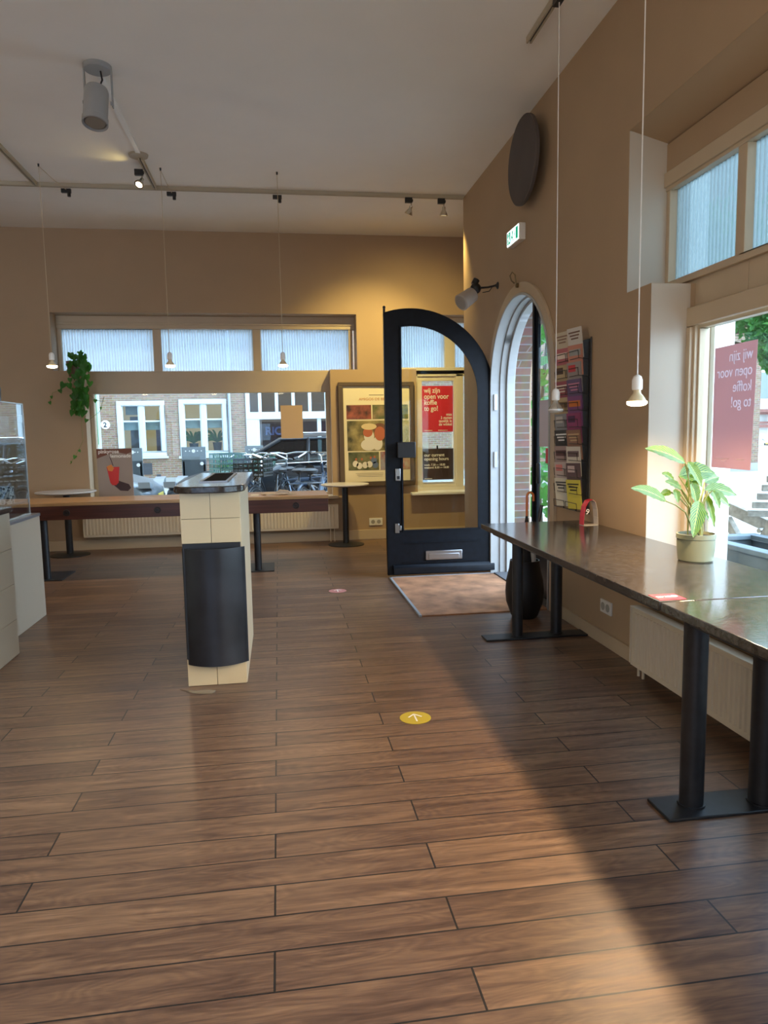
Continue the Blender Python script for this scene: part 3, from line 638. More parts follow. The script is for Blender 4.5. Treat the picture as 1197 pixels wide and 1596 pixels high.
MB().cyl((1.979, 6.0, 3.025), (1.977, 6.0, 3.025), .008).prism([(6.0, 3.01), (6.03, 2.99), (6.02, 2.985), (6.005, 2.995), (6.02, 2.955), (6.01, 2.95), (5.995, 2.98), (5.975, 2.955), (5.968, 2.962), (5.985, 2.99), (5.99, 3.012)], 'x', 1.9775, 1.979).build('running_figure', mat('exit_white', (.9, .95, .9), .4, emis=(.8, 1, .95), estr=1.), ex, smooth=0)
sp = thing('loudspeaker', 'beige loudspeaker on a black swivel arm above the door hinge', 'speaker', (2.03, 6.5, 2.70))
d = (Vector((1.655, 6.45, 2.53)) - Vector((1.80, 6.52, 2.63))).normalized()
MB().lathe((1.81, 6.52, 2.635), [(0, 0), (.055, 0), (.068, .01), (.070, .03), (.076, .15), (.078, .165), (.070, .17), (0, .165)], 28, d).build('body', mat('beige_plastic', (.40, .33, .27), .55), sp)
MB().lathe(Vector((1.81, 6.52, 2.635)) + d * .168, [(0, 0), (.066, 0), (.060, .008), (0, .012)], 28, d).build('grille', mat('grille_cloth', (.30, .26, .22), .8), sp)
MB().ball((1.835, 6.52, 2.685), .05, 18).cyl((1.82, 6.52, 2.72), (1.845, 6.52, 2.765), .03).build('swivel', BLKP, sp)
MB().tube([(1.86, 6.52, 2.69), (1.95, 6.51, 2.695), (2.02, 6.50, 2.71)], .009).lathe((2.04, 6.50, 2.71), [(0, 0), (.034, 0), (.03, .008), (.012, .02), (.009, .03)], 20, (-1, 0, 0)).tube([(1.99, 6.505, 2.70), (1.96, 6.51, 2.66), (1.90, 6.52, 2.65)], .004, 6).build('wall_arm', BLKP, sp)

# posters on the windows
CARD = mat('thin_red_poster_paper', (.42, .24, .23), .6)
n_ = CARD.node_tree; tl_ = n_.nodes.new('ShaderNodeBsdfTranslucent'); tl_.inputs[0].default_value = (.56, .36, .35, 1); ms_ = n_.nodes.new('ShaderNodeMixShader'); ms_.inputs[0].default_value = .6
n_.links.new(n_.nodes['Principled BSDF'].outputs[0], ms_.inputs[1]); n_.links.new(tl_.outputs[0], ms_.inputs[2]); n_.links.new(ms_.outputs[0], [q for q in n_.nodes if q.type == 'OUTPUT_MATERIAL'][0].inputs[0])
c_ = thing('window_poster', 'red paper poster seen from behind on the right window, mirrored lettering', 'poster', (2.305, 3.38, 1.16))
MB().prism([(3.545, 1.168), (3.545, 1.795), (3.205, 1.80), (3.225, 1.166)], 'x', 2.304, 2.306).build('sheet', CARD, c_, smooth=0)
LT = mat('show_through_lettering', (.72, .55, .56), .6)
nn = LT.node_tree; tl2 = nn.nodes.new('ShaderNodeBsdfTranslucent'); tl2.inputs[0].default_value = (.80, .74, .77, 1); ms2 = nn.nodes.new('ShaderNodeMixShader'); ms2.inputs[0].default_value = .6
nn.links.new(nn.nodes['Principled BSDF'].outputs[0], ms2.inputs[1]); nn.links.new(tl2.outputs[0], ms2.inputs[2]); nn.links.new(ms2.outputs[0], [q for q in nn.nodes if q.type == 'OUTPUT_MATERIAL'][0].inputs[0])
sheet_ = [q for q in c_.children if q.name.startswith('sheet')][0]
lt_ = text('lettering', 'wij zijn\nopen voor\nkoffie\nto go!', .078, (2.305, 3.235, 1.715), (PI / 2, 0, PI / 2), LT, c_, depth=.0022, sx=.86)
bo_ = sheet_.modifiers.new('cut', 'BOOLEAN'); bo_.operation = 'DIFFERENCE'; bo_.solver = 'EXACT'; bo_.use_self = True; bo_.object = lt_
MB().box(2.302, 2.304, 3.40, 3.50, 1.215, 1.218).box(2.302, 2.304, 3.42, 3.46, 1.204, 1.207).box(2.302, 2.304, 3.27, 3.34, 1.215, 1.218).build('small_print', LT, c_, smooth=0)
p_ = thing('window_poster', 'red poster with white lettering on the narrow back window', 'poster', (2.13, 9.39, 1.39))
MB().box(1.905, 2.325, 9.386, 9.390, 1.385, 1.995).build('sheet', RED, p_, smooth=0)
text('headline', 'wij zijn\nopen voor\nkoffie\nto go!', .092, (1.93, 9.385, 1.905), (PI / 2, 0, 0), WTXT, p_, bold=.0016, space=.86, sx=.86)
text('small_text', 'max\n3 gasten\ntegelijk in\nde winkel', .052, (2.31, 9.385, 1.60), (PI / 2, 0, 0), WTXT, p_, align='RIGHT', bold=.001, space=.84, sx=.9)
MB().box(1.93, 2.04, 9.384, 9.386, 1.402, 1.41).box(2.12, 2.25, 9.384, 9.386, 1.402, 1.41).build('small_print', WTXT, p_, smooth=0)
p_ = thing('window_poster', 'charcoal poster with the opening hours below the red one on the narrow window', 'poster', (2.13, 9.39, .74))
MB().box(1.905, 2.325, 9.386, 9.390, .745, 1.165).build('sheet', DPAPER, p_, smooth=0)
text('headline', 'our current\nopening hours', .058, (1.925, 9.385, 1.06), (PI / 2, 0, 0), WTXT, p_, bold=.001, space=.9)
text('opening_hours', 'week. 7.30 \u2014 18.00\nweekend. 8.30 \u2014 18.00', .038, (1.925, 9.385, .935), (PI / 2, 0, 0), WTXT, p_, bold=.0008, space=.95, sx=.92)
MB().box(1.925, 2.03, 9.384, 9.386, .758, .766).build('small_print', WTXT, p_, smooth=0)
MB().box(2.095, 2.115, 9.383, 9.389, 1.16, 1.205).build('hanger', BLKP, p_)
tag(MB().box(.04, .325, 9.488, 9.492, 1.335, 1.765).build('window_poster', mat('tan_paper_back', (.52, .37, .25), .7), smooth=0), 'blank tan back of a poster taped to the large back window', 'poster')

# framed photo poster on the pier
fp = thing('framed_poster', 'dark framed poster with a grid of photographs on the back wall', 'poster', (1.26, YB, .70))
mb = MB(); X0, X1, Z0, Z1 = .775, 1.755, .70, 2.035
for (a, b, c, d_) in ((X0, X1, Z0, Z0 + .06), (X0, X1, Z1 - .05, Z1), (X0, X0 + .06, Z0 + .06, Z1 - .05), (X1 - .06, X1, Z0 + .06, Z1 - .05)): mb.box(a, b, YB - .06, YB, c, d_)
mb.build('frame', mat('dark_brown_frame', (.10, .068, .045), .45), fp, bevel=.006)
MB().box(X0 + .055, X1 - .055, YB - .035, YB - .02, Z0 + .055, Z1 - .045).build('sheet', PAPER, fp, smooth=0)
def q_(px, pz): return (.77 + (px - 526) * .00831, 2.03 - (pz - 597) * .00837)
def photo(a, b, c, d_, col, col2, sc=9):
    x0, z1 = q_(a, b); x1, z0 = q_(c, d_)
    m = mat('printed_photo', col, .4); nt = m.node_tree; tc = nt.nodes.new('ShaderNodeTexCoord'); n = nt.nodes.new('ShaderNodeTexNoise'); n.inputs['Scale'].default_value = sc; n.inputs['Detail'].default_value = 6
    cr = nt.nodes.new('ShaderNodeValToRGB'); e = cr.color_ramp.elements; e[0].position = .36; e[0].color = (*col, 1); e[1].position = .66; e[1].color = (*col2, 1)
    nt.links.new(tc.outputs['Object'], n.inputs['Vector']); nt.links.new(n.outputs['Fac'], cr.inputs[0]); nt.links.new(cr.outputs[0], nt.nodes['Principled BSDF'].inputs['Base Color'])
    return MB().box(x0, x1, YB - .038, YB - .036, z0, z1).build('photo', m, fp, smooth=0)
photo(538.5, 631, 577, 652.5, (.06, .03, .03), (.42, .12, .08)); photo(579, 631, 606, 652.5, (.05, .10, .03), (.35, .25, .15)); photo(608, 631, 635, 652.5, (.04, .07, .03), (.35, .38, .15))
big = photo(539, 655, 622, 701, (.05, .05, .02), (.40, .33, .15), 7); photo(624, 655, 636, 690, (.30, .33, .14), (.6, .6, .42))
lo_ = photo(540, 703, 588, 731, (.04, .06, .02), (.20, .19, .10)); photo(590, 703, 622, 731, (.30, .08, .06), (.35, .42, .5)); photo(624, 714, 637, 731, (.4, .06, .04), (.5, .5, .4))
def blob(cx, cz, rx, rz, m, lay, par):
    x, z = q_(cx, cz); MB().prism([(x + rx * .00831 * math.cos(a * PI / 12), z + rz * .00837 * math.sin(a * PI / 12)) for a in range(24)], 'y', YB - .038 - lay, YB - .0375 - lay).build('printed_shape', m, par, smooth=0)
SKIN = mat('print_skin', (.48, .14, .07), .5); SHIRT = mat('print_white', (.72, .68, .62), .5); HAT = mat('print_straw', (.72, .58, .34), .5); HAIR = mat('print_hair', (.18, .08, .05), .5); BLUE = mat('print_blue', (.12, .17, .30), .5)
blob(572, 692, 12, 9, SHIRT, .0005, big); blob(573, 679, 8, 9, SHIRT, .001, big); blob(571, 673, 7.5, 7, SKIN, .0015, big); blob(573, 664, 12, 5, HAT, .002, big); blob(586, 690, 8, 10.5, SHIRT, .0008, big); blob(590, 668, 11, 9, HAIR, .0018, big); blob(590, 675, 8.5, 11, SKIN, .0022, big)
for x, z, m in ((551, 721, SHIRT), (557, 724, SHIRT), (566, 723, SHIRT), (573, 722, SHIRT), (582, 723, BLUE), (580, 716, BLUE)): blob(x, z, 4.5, 5, m, .0005, lo_)
for x, z in ((552, 714), (561, 714), (575, 712), (581, 711)): blob(x, z, 1.6, 2, SKIN, .001, lo_)
TX = mat('orange_print', (.55, .24, .08), .5); TG = mat('grey_print', (.30, .26, .2), .5)
text('title', 'AMIGOS DE BE', .047, (q_(558, 624)[0], YB - .037, q_(558, 624)[1]), (PI / 2, 0, 0), TX, fp, sx=1.1)
x, z = q_(574, 616); MB().box(x, x + .19, YB - .037, YB - .0355, z - .004, z + .006).build('subtitle', TG, fp, smooth=0)
mb = MB()
for k in range(3): x, z = q_(551 + k * 2, 736 + k * 2.4); mb.box(x, x + .36 - k * .02, YB - .037, YB - .0355, z, z + .004)
mb.build('small_print', TG, fp, smooth=0)

# ------------------------------------------------------------------ LEFT AND BACK FURNITURE
def round_table(label, x, y, r, h=.765):
    t = thing('bistro_table', label, 'table', (x, y, 0), 'small round pedestal tables')
    MB().lathe((x, y, h - .03), [(0, 0), (r * .55, 0), (r - .02, .008), (r, .018), (r, .027), (r - .004, .03), (0, .03)], 48).build('tabletop', mat('pale_tabletop', (.62, .58, .54), .35), t)
    MB().lathe((x, y, h - .045), [(0, 0), (.05, 0), (.16, .012), (.16, .015), (0, .015)], 24).build('top_plate', BLKMET, t)
    MB().cyl((x, y, .02), (x, y, h - .045), .038, n=24).build('column', BLKMET, t)
    MB().lathe((x, y, 0), [(0, 0), (.225, 0), (.225, .008), (.05, .022), (0, .022)], 40).build('foot', BLKMET, t)
round_table('round white-topped pedestal table left of the framed poster', .80, 8.82, .30)
round_table('round white-topped pedestal table behind the left end of the wooden table', -2.50, 8.85, .34)
lt = thing('long_table', 'long table with slatted honey top and dark beam front, on black columns', 'table', (-1.2, 7.55, 0))
mb = MB()
for k in range(5): mb.box(-3.6, .485, 7.22 + k * .128, 7.22 + k * .128 + .122, .735, .768)
mb.build('slatted_top', WOODT, lt, bevel=.002)
MB().box(-3.6, .48, 7.225, 7.265, .60, .735).build('front_beam', WOODD, lt, bevel=.003)
MB().box(-3.6, .48, 7.80, 7.84, .60, .735).build('rear_beam', WOODD, lt, bevel=.003)
for x in (-2.05, -1.20, .155):
    b_o = MB().torus((x, 7.222, .668), .026, .006, (0, 1, 0), 24, 8).cyl((x, 7.226, .668), (x, 7.216, .668), .014); b_o.build('cable_ring', BLKP, lt)
for x in (-2.30, -.245):
    MB().cyl((x, 7.33, .01), (x, 7.33, .60), .036, n=20).build('leg', BLKMET, lt); MB().cyl((x * 1.04, 7.62, .01), (x * 1.04, 7.62, .60), .036, n=20).build('leg', BLKMET, lt)
    MB().box(x - .1, x + .16, 7.24, 7.72, 0, .010).build('base_plate', BLKMET, lt, bevel=.002)
nw = thing('newspaper', 'folded newspapers lying on the right end of the long wooden table', 'newspaper', (-.03, 7.5, .768))
NP = mat('newsprint', (.56, .46, .34), .8, noise=.2, nscale=30)
MB().obox((-.02, 7.5, .772), (.32, .22, .006), Matrix.Rotation(.3, 3, 'Z')).obox((-.04, 7.47, .779), (.28, .2, .006), Matrix.Rotation(-.2, 3, 'Z')).build('pages', NP, nw)
MB().prism([(-.05, .782), (.10, .782), (.085, .80), (.0, .812), (-.03, .795)], 'y', 7.40, 7.56).build('top_fold', mat('newsprint_grey', (.42, .36, .30), .8), nw)
tag(MB().box(-.30, -.22, 7.36, 7.50, .768, .774).build('notepad', PAPER), 'small cream paper slip beside the newspapers on the wooden table', 'paper')

sg = thing('lemonade_sign', 'pink-brown card sign of a red lemonade on the back window sill', 'sign', (-2.0, 9.2, .59))
PK = mat('greige_print', (.33, .27, .24), .5)
MB().box(-2.215, -1.80, 9.196, 9.206, .592, 1.25).build('board', PK, sg, smooth=0)
def sgq(px, pz): return (-2.215 + (px - 148) * .00755, 1.25 - (pz - 703) * .00775)
MB().prism([(-2.215, 1.25), (-1.80, 1.25), (-1.80, 1.205), (-1.86, 1.18), (-1.95, 1.20), (-2.05, 1.19), (-2.15, 1.155), (-2.215, 1.13)], 'y', 9.193, 9.196).build('brown_curve', mat('brown_print', (.16, .055, .035), .5), sg, smooth=0)
text('lettering', 'pinkyrose', .062, (-2.195, 9.192, 1.195), (PI / 2, 0, 0), WTXT, sg, bold=.0012)
text('lettering', 'lemonade', .062, (-1.81, 9.192, 1.140), (PI / 2, 0, 0), WTXT, sg, align='RIGHT', bold=.0012)
MB().prism([sgq(171, 760), sgq(180, 754), sgq(196, 760), sgq(199, 766), sgq(194, 771), sgq(182, 770)], 'y', 9.1935, 9.196).build('glass_shadow_print', mat('dark_plum_print', (.05, .025, .03), .5), sg, smooth=0)
MB().prism([sgq(162.5, 732), sgq(182.5, 732), sgq(180, 757), sgq(176, 761), sgq(170, 761), sgq(167, 757)], 'y', 9.192, 9.1935).build('drink', mat('lemonade_red', (.62, .035, .03), .3), sg, smooth=0)
MB().prism([sgq(163, 731), sgq(170, 728), sgq(174, 734), sgq(171, 739), sgq(165, 738)], 'y', 9.191, 9.192).build('orange_slice', mat('orange_print2', (.72, .25, .05), .4), sg, smooth=0)
MB().prism([sgq(168, 716), sgq(169, 715.5), sgq(173.5, 730), sgq(172.5, 730)], 'y', 9.19, 9.192).build('straw', mat('straw_print', (.06, .02, .03), .4), sg, smooth=0)

# hanging pothos
hp = thing('hanging_plant', 'trailing green pothos in a brown pot at the top left of the back window', 'plant', (-2.40, 9.12, 2.12))
MB().lathe((-2.40, 9.12, 2.12), [(0, 0), (.055, 0), (.075, .13), (.078, .18), (.072, .18), (.07, .15), (0, .15)], 28).build('pot', mat('brown_pot', (.16, .10, .06), .6), hp)
MB().tube([(-2.40, 9.21, 2.33), (-2.40, 9.14, 2.33), (-2.40, 9.12, 2.29)], .004, 6).build('bracket', BLKMET, hp)
def heart(mb, c, s, nrm, roll):
    n = Vector(nrm).normalized(); a = n.orthogonal().normalized(); b = n.cross(a); ca, sa = math.cos(roll), math.sin(roll); a, b = a * ca + b * sa, b * ca - a * sa
    c = Vector(c); P = [(0, -.05, 0), (.3, .12, .08), (.48, -.12, .1), (.36, -.5, .02), (0, -1, -.12), (-.36, -.5, .02), (-.48, -.12, .1), (-.3, .12, .08), (0, -.5, -.03)]
    vs = [c + (a * p[0] + b * p[1] + n * p[2]) * s for p in P]
    mb.add(vs, [(0, 1, 2, 8), (2, 3, 4, 8), (4, 5, 6, 8), (6, 7, 0, 8)])
def down(nr):      # roll so that the tip hangs down
    n = Vector(nr).normalized(); a = n.orthogonal().normalized(); b = n.cross(a)
    return math.atan2(-a.z, b.z) if True else 0
random.seed(11); mb = MB()
for i in range(120):
    t_ = random.random(); x = random.gauss(-2.30, .055) ; z = 2.42 - t_ * .72; y = 9.10 - random.random() * .12 - .03
    if t_ > .55: x = random.gauss(-2.32, .04)
    nr = (random.uniform(-.6, .6), -1, random.uniform(-.2, .7)); heart(mb, (x, y, z), random.uniform(.055, .09), nr, down(nr) + random.uniform(-.5, .5))
trails = [[(-2.42, 9.06, 2.10), (-2.50, 9.05, 2.03), (-2.57, 9.06, 1.95), (-2.64, 9.07, 1.93), (-2.70, 9.10, 1.80)], [(-2.38, 9.05, 2.1), (-2.42, 9.05, 1.85), (-2.36, 9.06, 1.66), (-2.25, 9.07, 1.60), (-2.12, 9.08, 1.70), (-2.06, 9.08, 1.88)], [(-2.3, 9.04, 1.9), (-2.30, 9.04, 1.72), (-2.33, 9.05, 1.55), (-2.33, 9.06, 1.35), (-2.40, 9.07, 1.22), (-2.50, 9.08, 1.08)], [(-2.22, 9.05, 2.1), (-2.22, 9.05, 1.9), (-2.14, 9.06, 1.83), (-2.05, 9.07, 1.82)]]
sb = MB()
for tr in trails:
    sb.tube(tr, .003, 5)
    for k in range(len(tr) - 1):
        for q in (.3, .8):
            if random.random() < .55:
                p = Vector(tr[k]).lerp(Vector(tr[k + 1]), q); nr = (random.uniform(-.7, .7), -1, .3); heart(mb, p, random.uniform(.03, .055), nr, down(nr) + random.uniform(-.6, .6))
mb.build('foliage', VINE, hp, smooth=0); sb.build('trailing_stems', STEMM, hp)

# waste station
bn = thing('waste_station', 'cream tiled waste and tray station with dark stone top and curved black flap', 'waste bin', (-.38, 4.5, 0))
mb = MB().box(-.535, -.225, 3.955, 4.93, 0, 1.078); mb.build('core', GROUT, bn, smooth=0)
mb = MB()
def tiles_y(mb, y, us, zs, t=.008, g=.0012):
    for i in range(len(us) - 1):
        for j in range(len(zs) - 1): mb.box(us[i] + g, us[i + 1] - g, y - t, y, zs[j] + g, zs[j + 1] - g)
def tiles_x(mb, x, us, zs, t=.008, g=.0012):
    for i in range(len(us) - 1):
        for j in range(len(zs) - 1): mb.box(*sorted((x, x + t)), us[i] + g, us[i + 1] - g, zs[j] + g, zs[j + 1] - g)
zs = [0, .155, .31, .465, .62, .775, .93, 1.078]
tiles_y(mb, 3.955, [-.540, -.380, -.220], [0, .155]); mb.build('lower_tiles', TILE, bn, bevel=.0015); mb = MB(); tiles_y(mb, 3.955, [-.540, -.380, -.220], [.80, .935, 1.078])
mb.build('upper_tiles', TILE, bn, bevel=.0015)
mb = MB(); tiles_x(mb, -.225, [3.955, 4.93], [0, 1.078]); mb.build('side_panel', mat('cream_side_panel', (.60, .49, .33), .4), bn)
MB().box(-.535, -.225, 3.94, 3.955, .155, .80).build('cavity', BLKP, bn, smooth=0)
mb = MB(); o1 = []; i1 = []
for k in range(17):
    s = -1 + k / 8; x = -.372 + s * .168; y = 3.952 - .075 * (1 - s * s) ; o1.append((x, y)); i1.append((x, y + .008))
mb.prism(o1 + i1[::-1], 'z', .125, .775); mb.build('curved_flap', mat('black_scuffed_plastic', (.014, .015, .019), .36, noise=.5, nscale=6), bn, smooth=60)
def rr(x0, x1, y0, y1, r, n=8):
    pts = [(x1 - r + r * math.cos(a), y0 + r + r * math.sin(a)) for a in [(-PI / 2) + PI / 2 * i / n for i in range(n + 1)]] + [(x1, y1), (x0, y1)] + [(x0 + r + r * math.cos(a), y0 + r + r * math.sin(a)) for a in [PI + PI / 2 * i / n for i in range(n + 1)]]
    return pts
MB().prism(rr(-.572, -.192, 3.87, 5.32, .13), 'z', 1.078, 1.115).build('stone_top', STONE, bn, bevel=.006)
MB().box(-.46, -.24, 4.93, 5.28, 0, 1.078).build('rear_cabinet', mat('cream_side_panel2', (.55, .45, .30), .5), bn)
mb = MB()
for (a, b, c, d_) in ((-.465, -.30, 4.24, 4.26), (-.465, -.30, 5.18, 5.20), (-.465, -.45, 4.26, 5.18), (-.315, -.30, 4.26, 5.18)): mb.box(a, b, c, d_, 1.115, 1.121)
mb.build('opening_rim', STEEL, bn, bevel=.001)
MB().box(-.45, -.315, 4.26, 5.18, 1.112, 1.1165).build('waste_opening_shade', mat('hole_shade', (.006, .006, .006), .9, spec=.05), bn, smooth=0)  # flat black sheet stands in for the shade inside the opening
tag(MB().prism([(-.58, 3.90), (-.50, 3.86), (-.42, 3.87), (-.38, 3.84), (-.40, 3.80), (-.47, 3.81), (-.52, 3.84)], 'z', .001, .006).build('plastic_scrap', glass('film', (.9, .9, .9), 2.0), smooth=0), 'scrap of clear plastic film on the floor at the foot of the waste station', 'litter')

# counter with cake display
ct = thing('counter', 'cream tiled counter end with a dark stone top at the left edge', 'counter', (-2.2, 4.2, 0))
MB().box(-3.2, -1.718, 3.0, 4.80, 0, .92).build('core', GROUT, ct, smooth=0)
GT = mat('greige_tile', (.42, .37, .29), .35)
mb = MB(); tiles_x(mb, -1.718, [3.0, 3.6, 4.2, 4.803], [0, .23, .46, .69, .92]); tiles_y(mb, 4.81, [-3.2, -2.4, -1.71], [0, .46, .92]); mb.build('tiles', GT, ct, bevel=.0015)
MB().box(-3.2, -1.700, 3.0, 4.83, .92, .955).build('stone_top', STONE, ct, bevel=.003)
dc = thing('display_counter', 'tiled base with a glass cake display case on the left counter', 'display case', (-2.3, 5.3, 0))
MB().box(-3.2, -1.868, 4.832, 5.84, 0, .79).build('core', GROUT, dc, smooth=0)
mb = MB(); tiles_x(mb, -1.868, [4.832, 5.846], [0, .79]); mb.build('tiles', GT, dc, bevel=.0015)
MB().box(-3.2, -1.855, 4.832, 5.85, .79, .812).build('steel_ledge', mat('slate_ledge', (.13, .14, .16), .3), dc, bevel=.002)
CG = glass('case_glass', (.90, .94, .96), refl=2.2)
mb = MB().box(-1.905, -1.899, 4.86, 5.76, .812, 1.64).box(-3.0, -1.905, 5.754, 5.76, .812, 1.64).box(-3.0, -1.905, 4.86, 4.866, .812, 1.64); mb.build('glass_panes', CG, dc, smooth=0)
MB().box(-3.0, -1.90, 4.86, 5.76, 1.640, 1.648).build('glass_top', CG, dc, smooth=0)
mb = MB()
for y in (4.863, 5.757): mb.box(-1.908, -1.896, y - .006, y + .006, .812, 1.648)
mb.box(-1.908, -1.896, 4.86, 5.76, 1.641, 1.65).box(-1.915, -1.893, 4.86, 5.76, .812, .822); mb.build('edge_profile', mat('polished_edge', (.55, .6, .6), .15, metal=.6), dc)
for z in (1.35, 1.12): MB().box(-2.9, -1.93, 4.88, 5.73, z, z + .008).build('glass_shelf', glass('shelf_glass', (.75, .85, .88), refl=1.5), dc, smooth=0)
for z in (1.345, 1.115, .905): MB().box(-1.93, -1.918, 4.88, 5.73, z, z + .012).build('shelf_rail', STEEL, dc)
MB().box(-2.9, -1.93, 4.88, 5.73, .90, .908).build('tray', mat('white_tray', (.5, .5, .5), .3), dc)
MB().box(-3.0, -2.96, 4.87, 5.75, .812, 1.64).build('rear_door', mat('steel_rear', (.35, .40, .43), .25, metal=.7), dc)
MB().box(-2.55, -2.25, 5.25, 5.65, 1.36, 1.60).build('menu_card', mat('white_card', (.75, .82, .86), .4), dc)
# things inside the case
for (x, y, z, r, h, lb) in ((-2.03, 5.45, .908, .045, .05, 'small white espresso cup at the front of the cake display tray'), (-2.03, 5.25, .908, .045, .05, 'small white espresso cup deeper along the cake display tray'), (-2.12, 5.62, 1.128, .04, .09, 'clear tumbler on the middle shelf of the display case near its far end')):
    c = thing('cup' if r > .041 else 'tumbler', lb, 'cup', (x, y, z))
    MB().lathe((x, y, z), [(0, 0), (r * .6, 0), (r * .9, h * .5), (r, h), (r * .92, h), (r * .8, h * .5), (0, h * .12)], 24).build('bowl', WHITE if r > .041 else CG, c)
    if r > .041: MB().torus((x + .05, y, z + h * .5), .016, .005, (0, 1, 0), 16, 6).build('handle', WHITE, c)
pp = thing('pepper_box', 'small black and white patterned box in the display case', 'box', (-1.99, 5.55, .908))
m_ = mat('patterned_card', (.5, .5, .46), .5); nt_ = m_.node_tree; vo = nt_.nodes.new('ShaderNodeTexVoronoi'); vo.inputs['Scale'].default_value = 45; tcc = nt_.nodes.new('ShaderNodeTexCoord'); crr = nt_.nodes.new('ShaderNodeValToRGB'); crr.color_ramp.interpolation = 'CONSTANT'; crr.color_ramp.elements[1].position = .45; crr.color_ramp.elements[0].color = (.03, .03, .03, 1); crr.color_ramp.elements[1].color = (.75, .72, .62, 1)
nt_.links.new(tcc.outputs['Object'], vo.inputs['Vector']); nt_.links.new(vo.outputs['Distance'], crr.inputs[0]); nt_.links.new(crr.outputs[0], nt_.nodes['Principled BSDF'].inputs['Base Color'])
MB().box(-2.04, -1.95, 5.52, 5.60, .908, 1.03).build('carton', m_, pp, bevel=.002); MB().box(-2.042, -1.948, 5.518, 5.602, 1.03, 1.04).build('lid', m_, pp)
for (x, y, lb) in ((-2.25, 5.5, 'round brown cake on the middle glass shelf'), (-2.2, 5.1, 'dark chocolate cake on the middle glass shelf, nearer the camera')):
    c = thing('cake', lb, 'cake', (x, y, 1.128)); MB().lathe((x, y, 1.128), [(0, 0), (.13, 0), (.15, .01), (.15, .014), (0, .014)], 32).build('plate', WHITE, c); MB().lathe((x, y, 1.142), [(0, 0), (.115, 0), (.12, .01), (.118, .06), (.1, .07), (0, .072)], 32).build('sponge', mat('cake_crumb', (.16, .07, .03) if 'brown' in lb else (.04, .02, .015), .8, noise=.4, nscale=40), c)
bg_ = thing('coffee_bag', 'black coffee bag with a white label standing on the glass case', 'bag', (-2.08, 5.55, 1.648))
mb = MB(); P0 = [(-.085, 0), (.085, 0), (.09, .10), (.075, .17), (.05, .21), (-.05, .21), (-.075, .17), (-.09, .10)]
mb.prism([(-2.07 + a, 1.648 + b) for a, b in P0], 'y', 5.53, 5.60); mb.build('pouch', mat('black_foil', (.012, .012, .014), .3), bg_, bevel=.012)
MB().box(-2.12, -2.02, 5.54, 5.59, 1.855, 1.875).build('folded_top', mat('kraft_fold', (.45, .36, .28), .6), bg_, bevel=.003)
MB().prism([(-2.06, 1.665), (-2.0, 1.660), (-2.01, 1.72), (-2.05, 1.725)], 'y', 5.526, 5.53).build('label_print', WHITE, bg_, smooth=0)
mb = MB()
for k in range(6): mb.box(-2.05 + k * .008, -2.045 + k * .008, 5.527, 5.53, 1.74, 1.81 - k * .006)
mb.build('stripe_print', mat('silver_ink', (.35, .35, .36), .4), bg_, smooth=0)

# floor stickers
def sticker(lab, x, y, r, col, arrow=True):
    t = thing('floor_sticker', lab, 'sticker', (x, y, 0))
    MB().lathe((x, y, 0), [(0, 0), (r, 0), (r, .0015), (0, .0015)], 48).build('disc', col, t, smooth=0)
    m = MB()
    m.box(x - .004, x + .004, y - .045, y + .04, .0015, .0022).obox((x - .016, y + .026, .00185), (.05, .008, .0007), Matrix.Rotation(math.radians(48), 3, 'Z')).obox((x + .016, y + .026, .00185), (.05, .008, .0007), Matrix.Rotation(math.radians(-48), 3, 'Z'))
    m.build('arrow_print', WTXT, t, smooth=0)
sticker('round yellow arrow sticker on the wooden-look floor', .615, 3.283, .076, mat('mustard_vinyl', (.52, .40, .035), .5))
sticker('faded pink round sticker on the floor near the doormat', .475, 6.19, .078, mat('faded_pink_vinyl', (.52, .22, .21), .4))

# ------------------------------------------------------------------ LAMPS
GLOW = mat('lit_bulb_glass', (.9, .8, .6), .3, emis=(1, .80, .50), estr=18)
BULBG = glass('bulb_glass', (.9, .85, .75), refl=3.)
SILV = mat('bulb_silvering', (.62, .58, .5), .2, metal=.8)
WARM = (1, .72, .42)
def pendant(label, group, x, y, zb, lit, cord_col, pts, power=14):
    t = thing('pendant_lamp', label, 'lamp', (x, y, zb), group)
    MB().lathe((x, y, zb + .075), [(0, 0), (.022, 0), (.024, .008), (.024, .045), (.018, .062), (.006, .07), (0, .07)], 20).build('lamp_holder', PLASTIC, t)
    b = MB().lathe((x, y, zb), [(.046, .012), (.044, .022), (.03, .045), (.018, .06), (.016, .078)], 24).build('bulb', SILV if not lit else mat('lit_silvering', (.75, .62, .4), .25, metal=.3), t)  # lit bulbs get a warmer copy, their glow put into the silvering colour
    MB().lathe((x, y, zb), [(0, 0), (.025, .001), (.04, .006), (.046, .012), (.0455, .022), (0, .024)], 24).build('bulb_face', GLOW if lit else mat('unlit_face', (.6, .58, .54), .2), b)
    MB().tube([(x, y, zb + .143)] + pts, .0028, 6).build('cord', cord_col, t)
    if lit: light('bulb_light', 'SPOT', (x, y, zb - .012), power, WARM, t, aim=(x, y, 0), size=.04, spot=168, blend=.4)
    return t
CRD = mat('beige_cord', (.50, .40, .26), .6); CRW = mat('white_cord', (.75, .72, .68), .6)
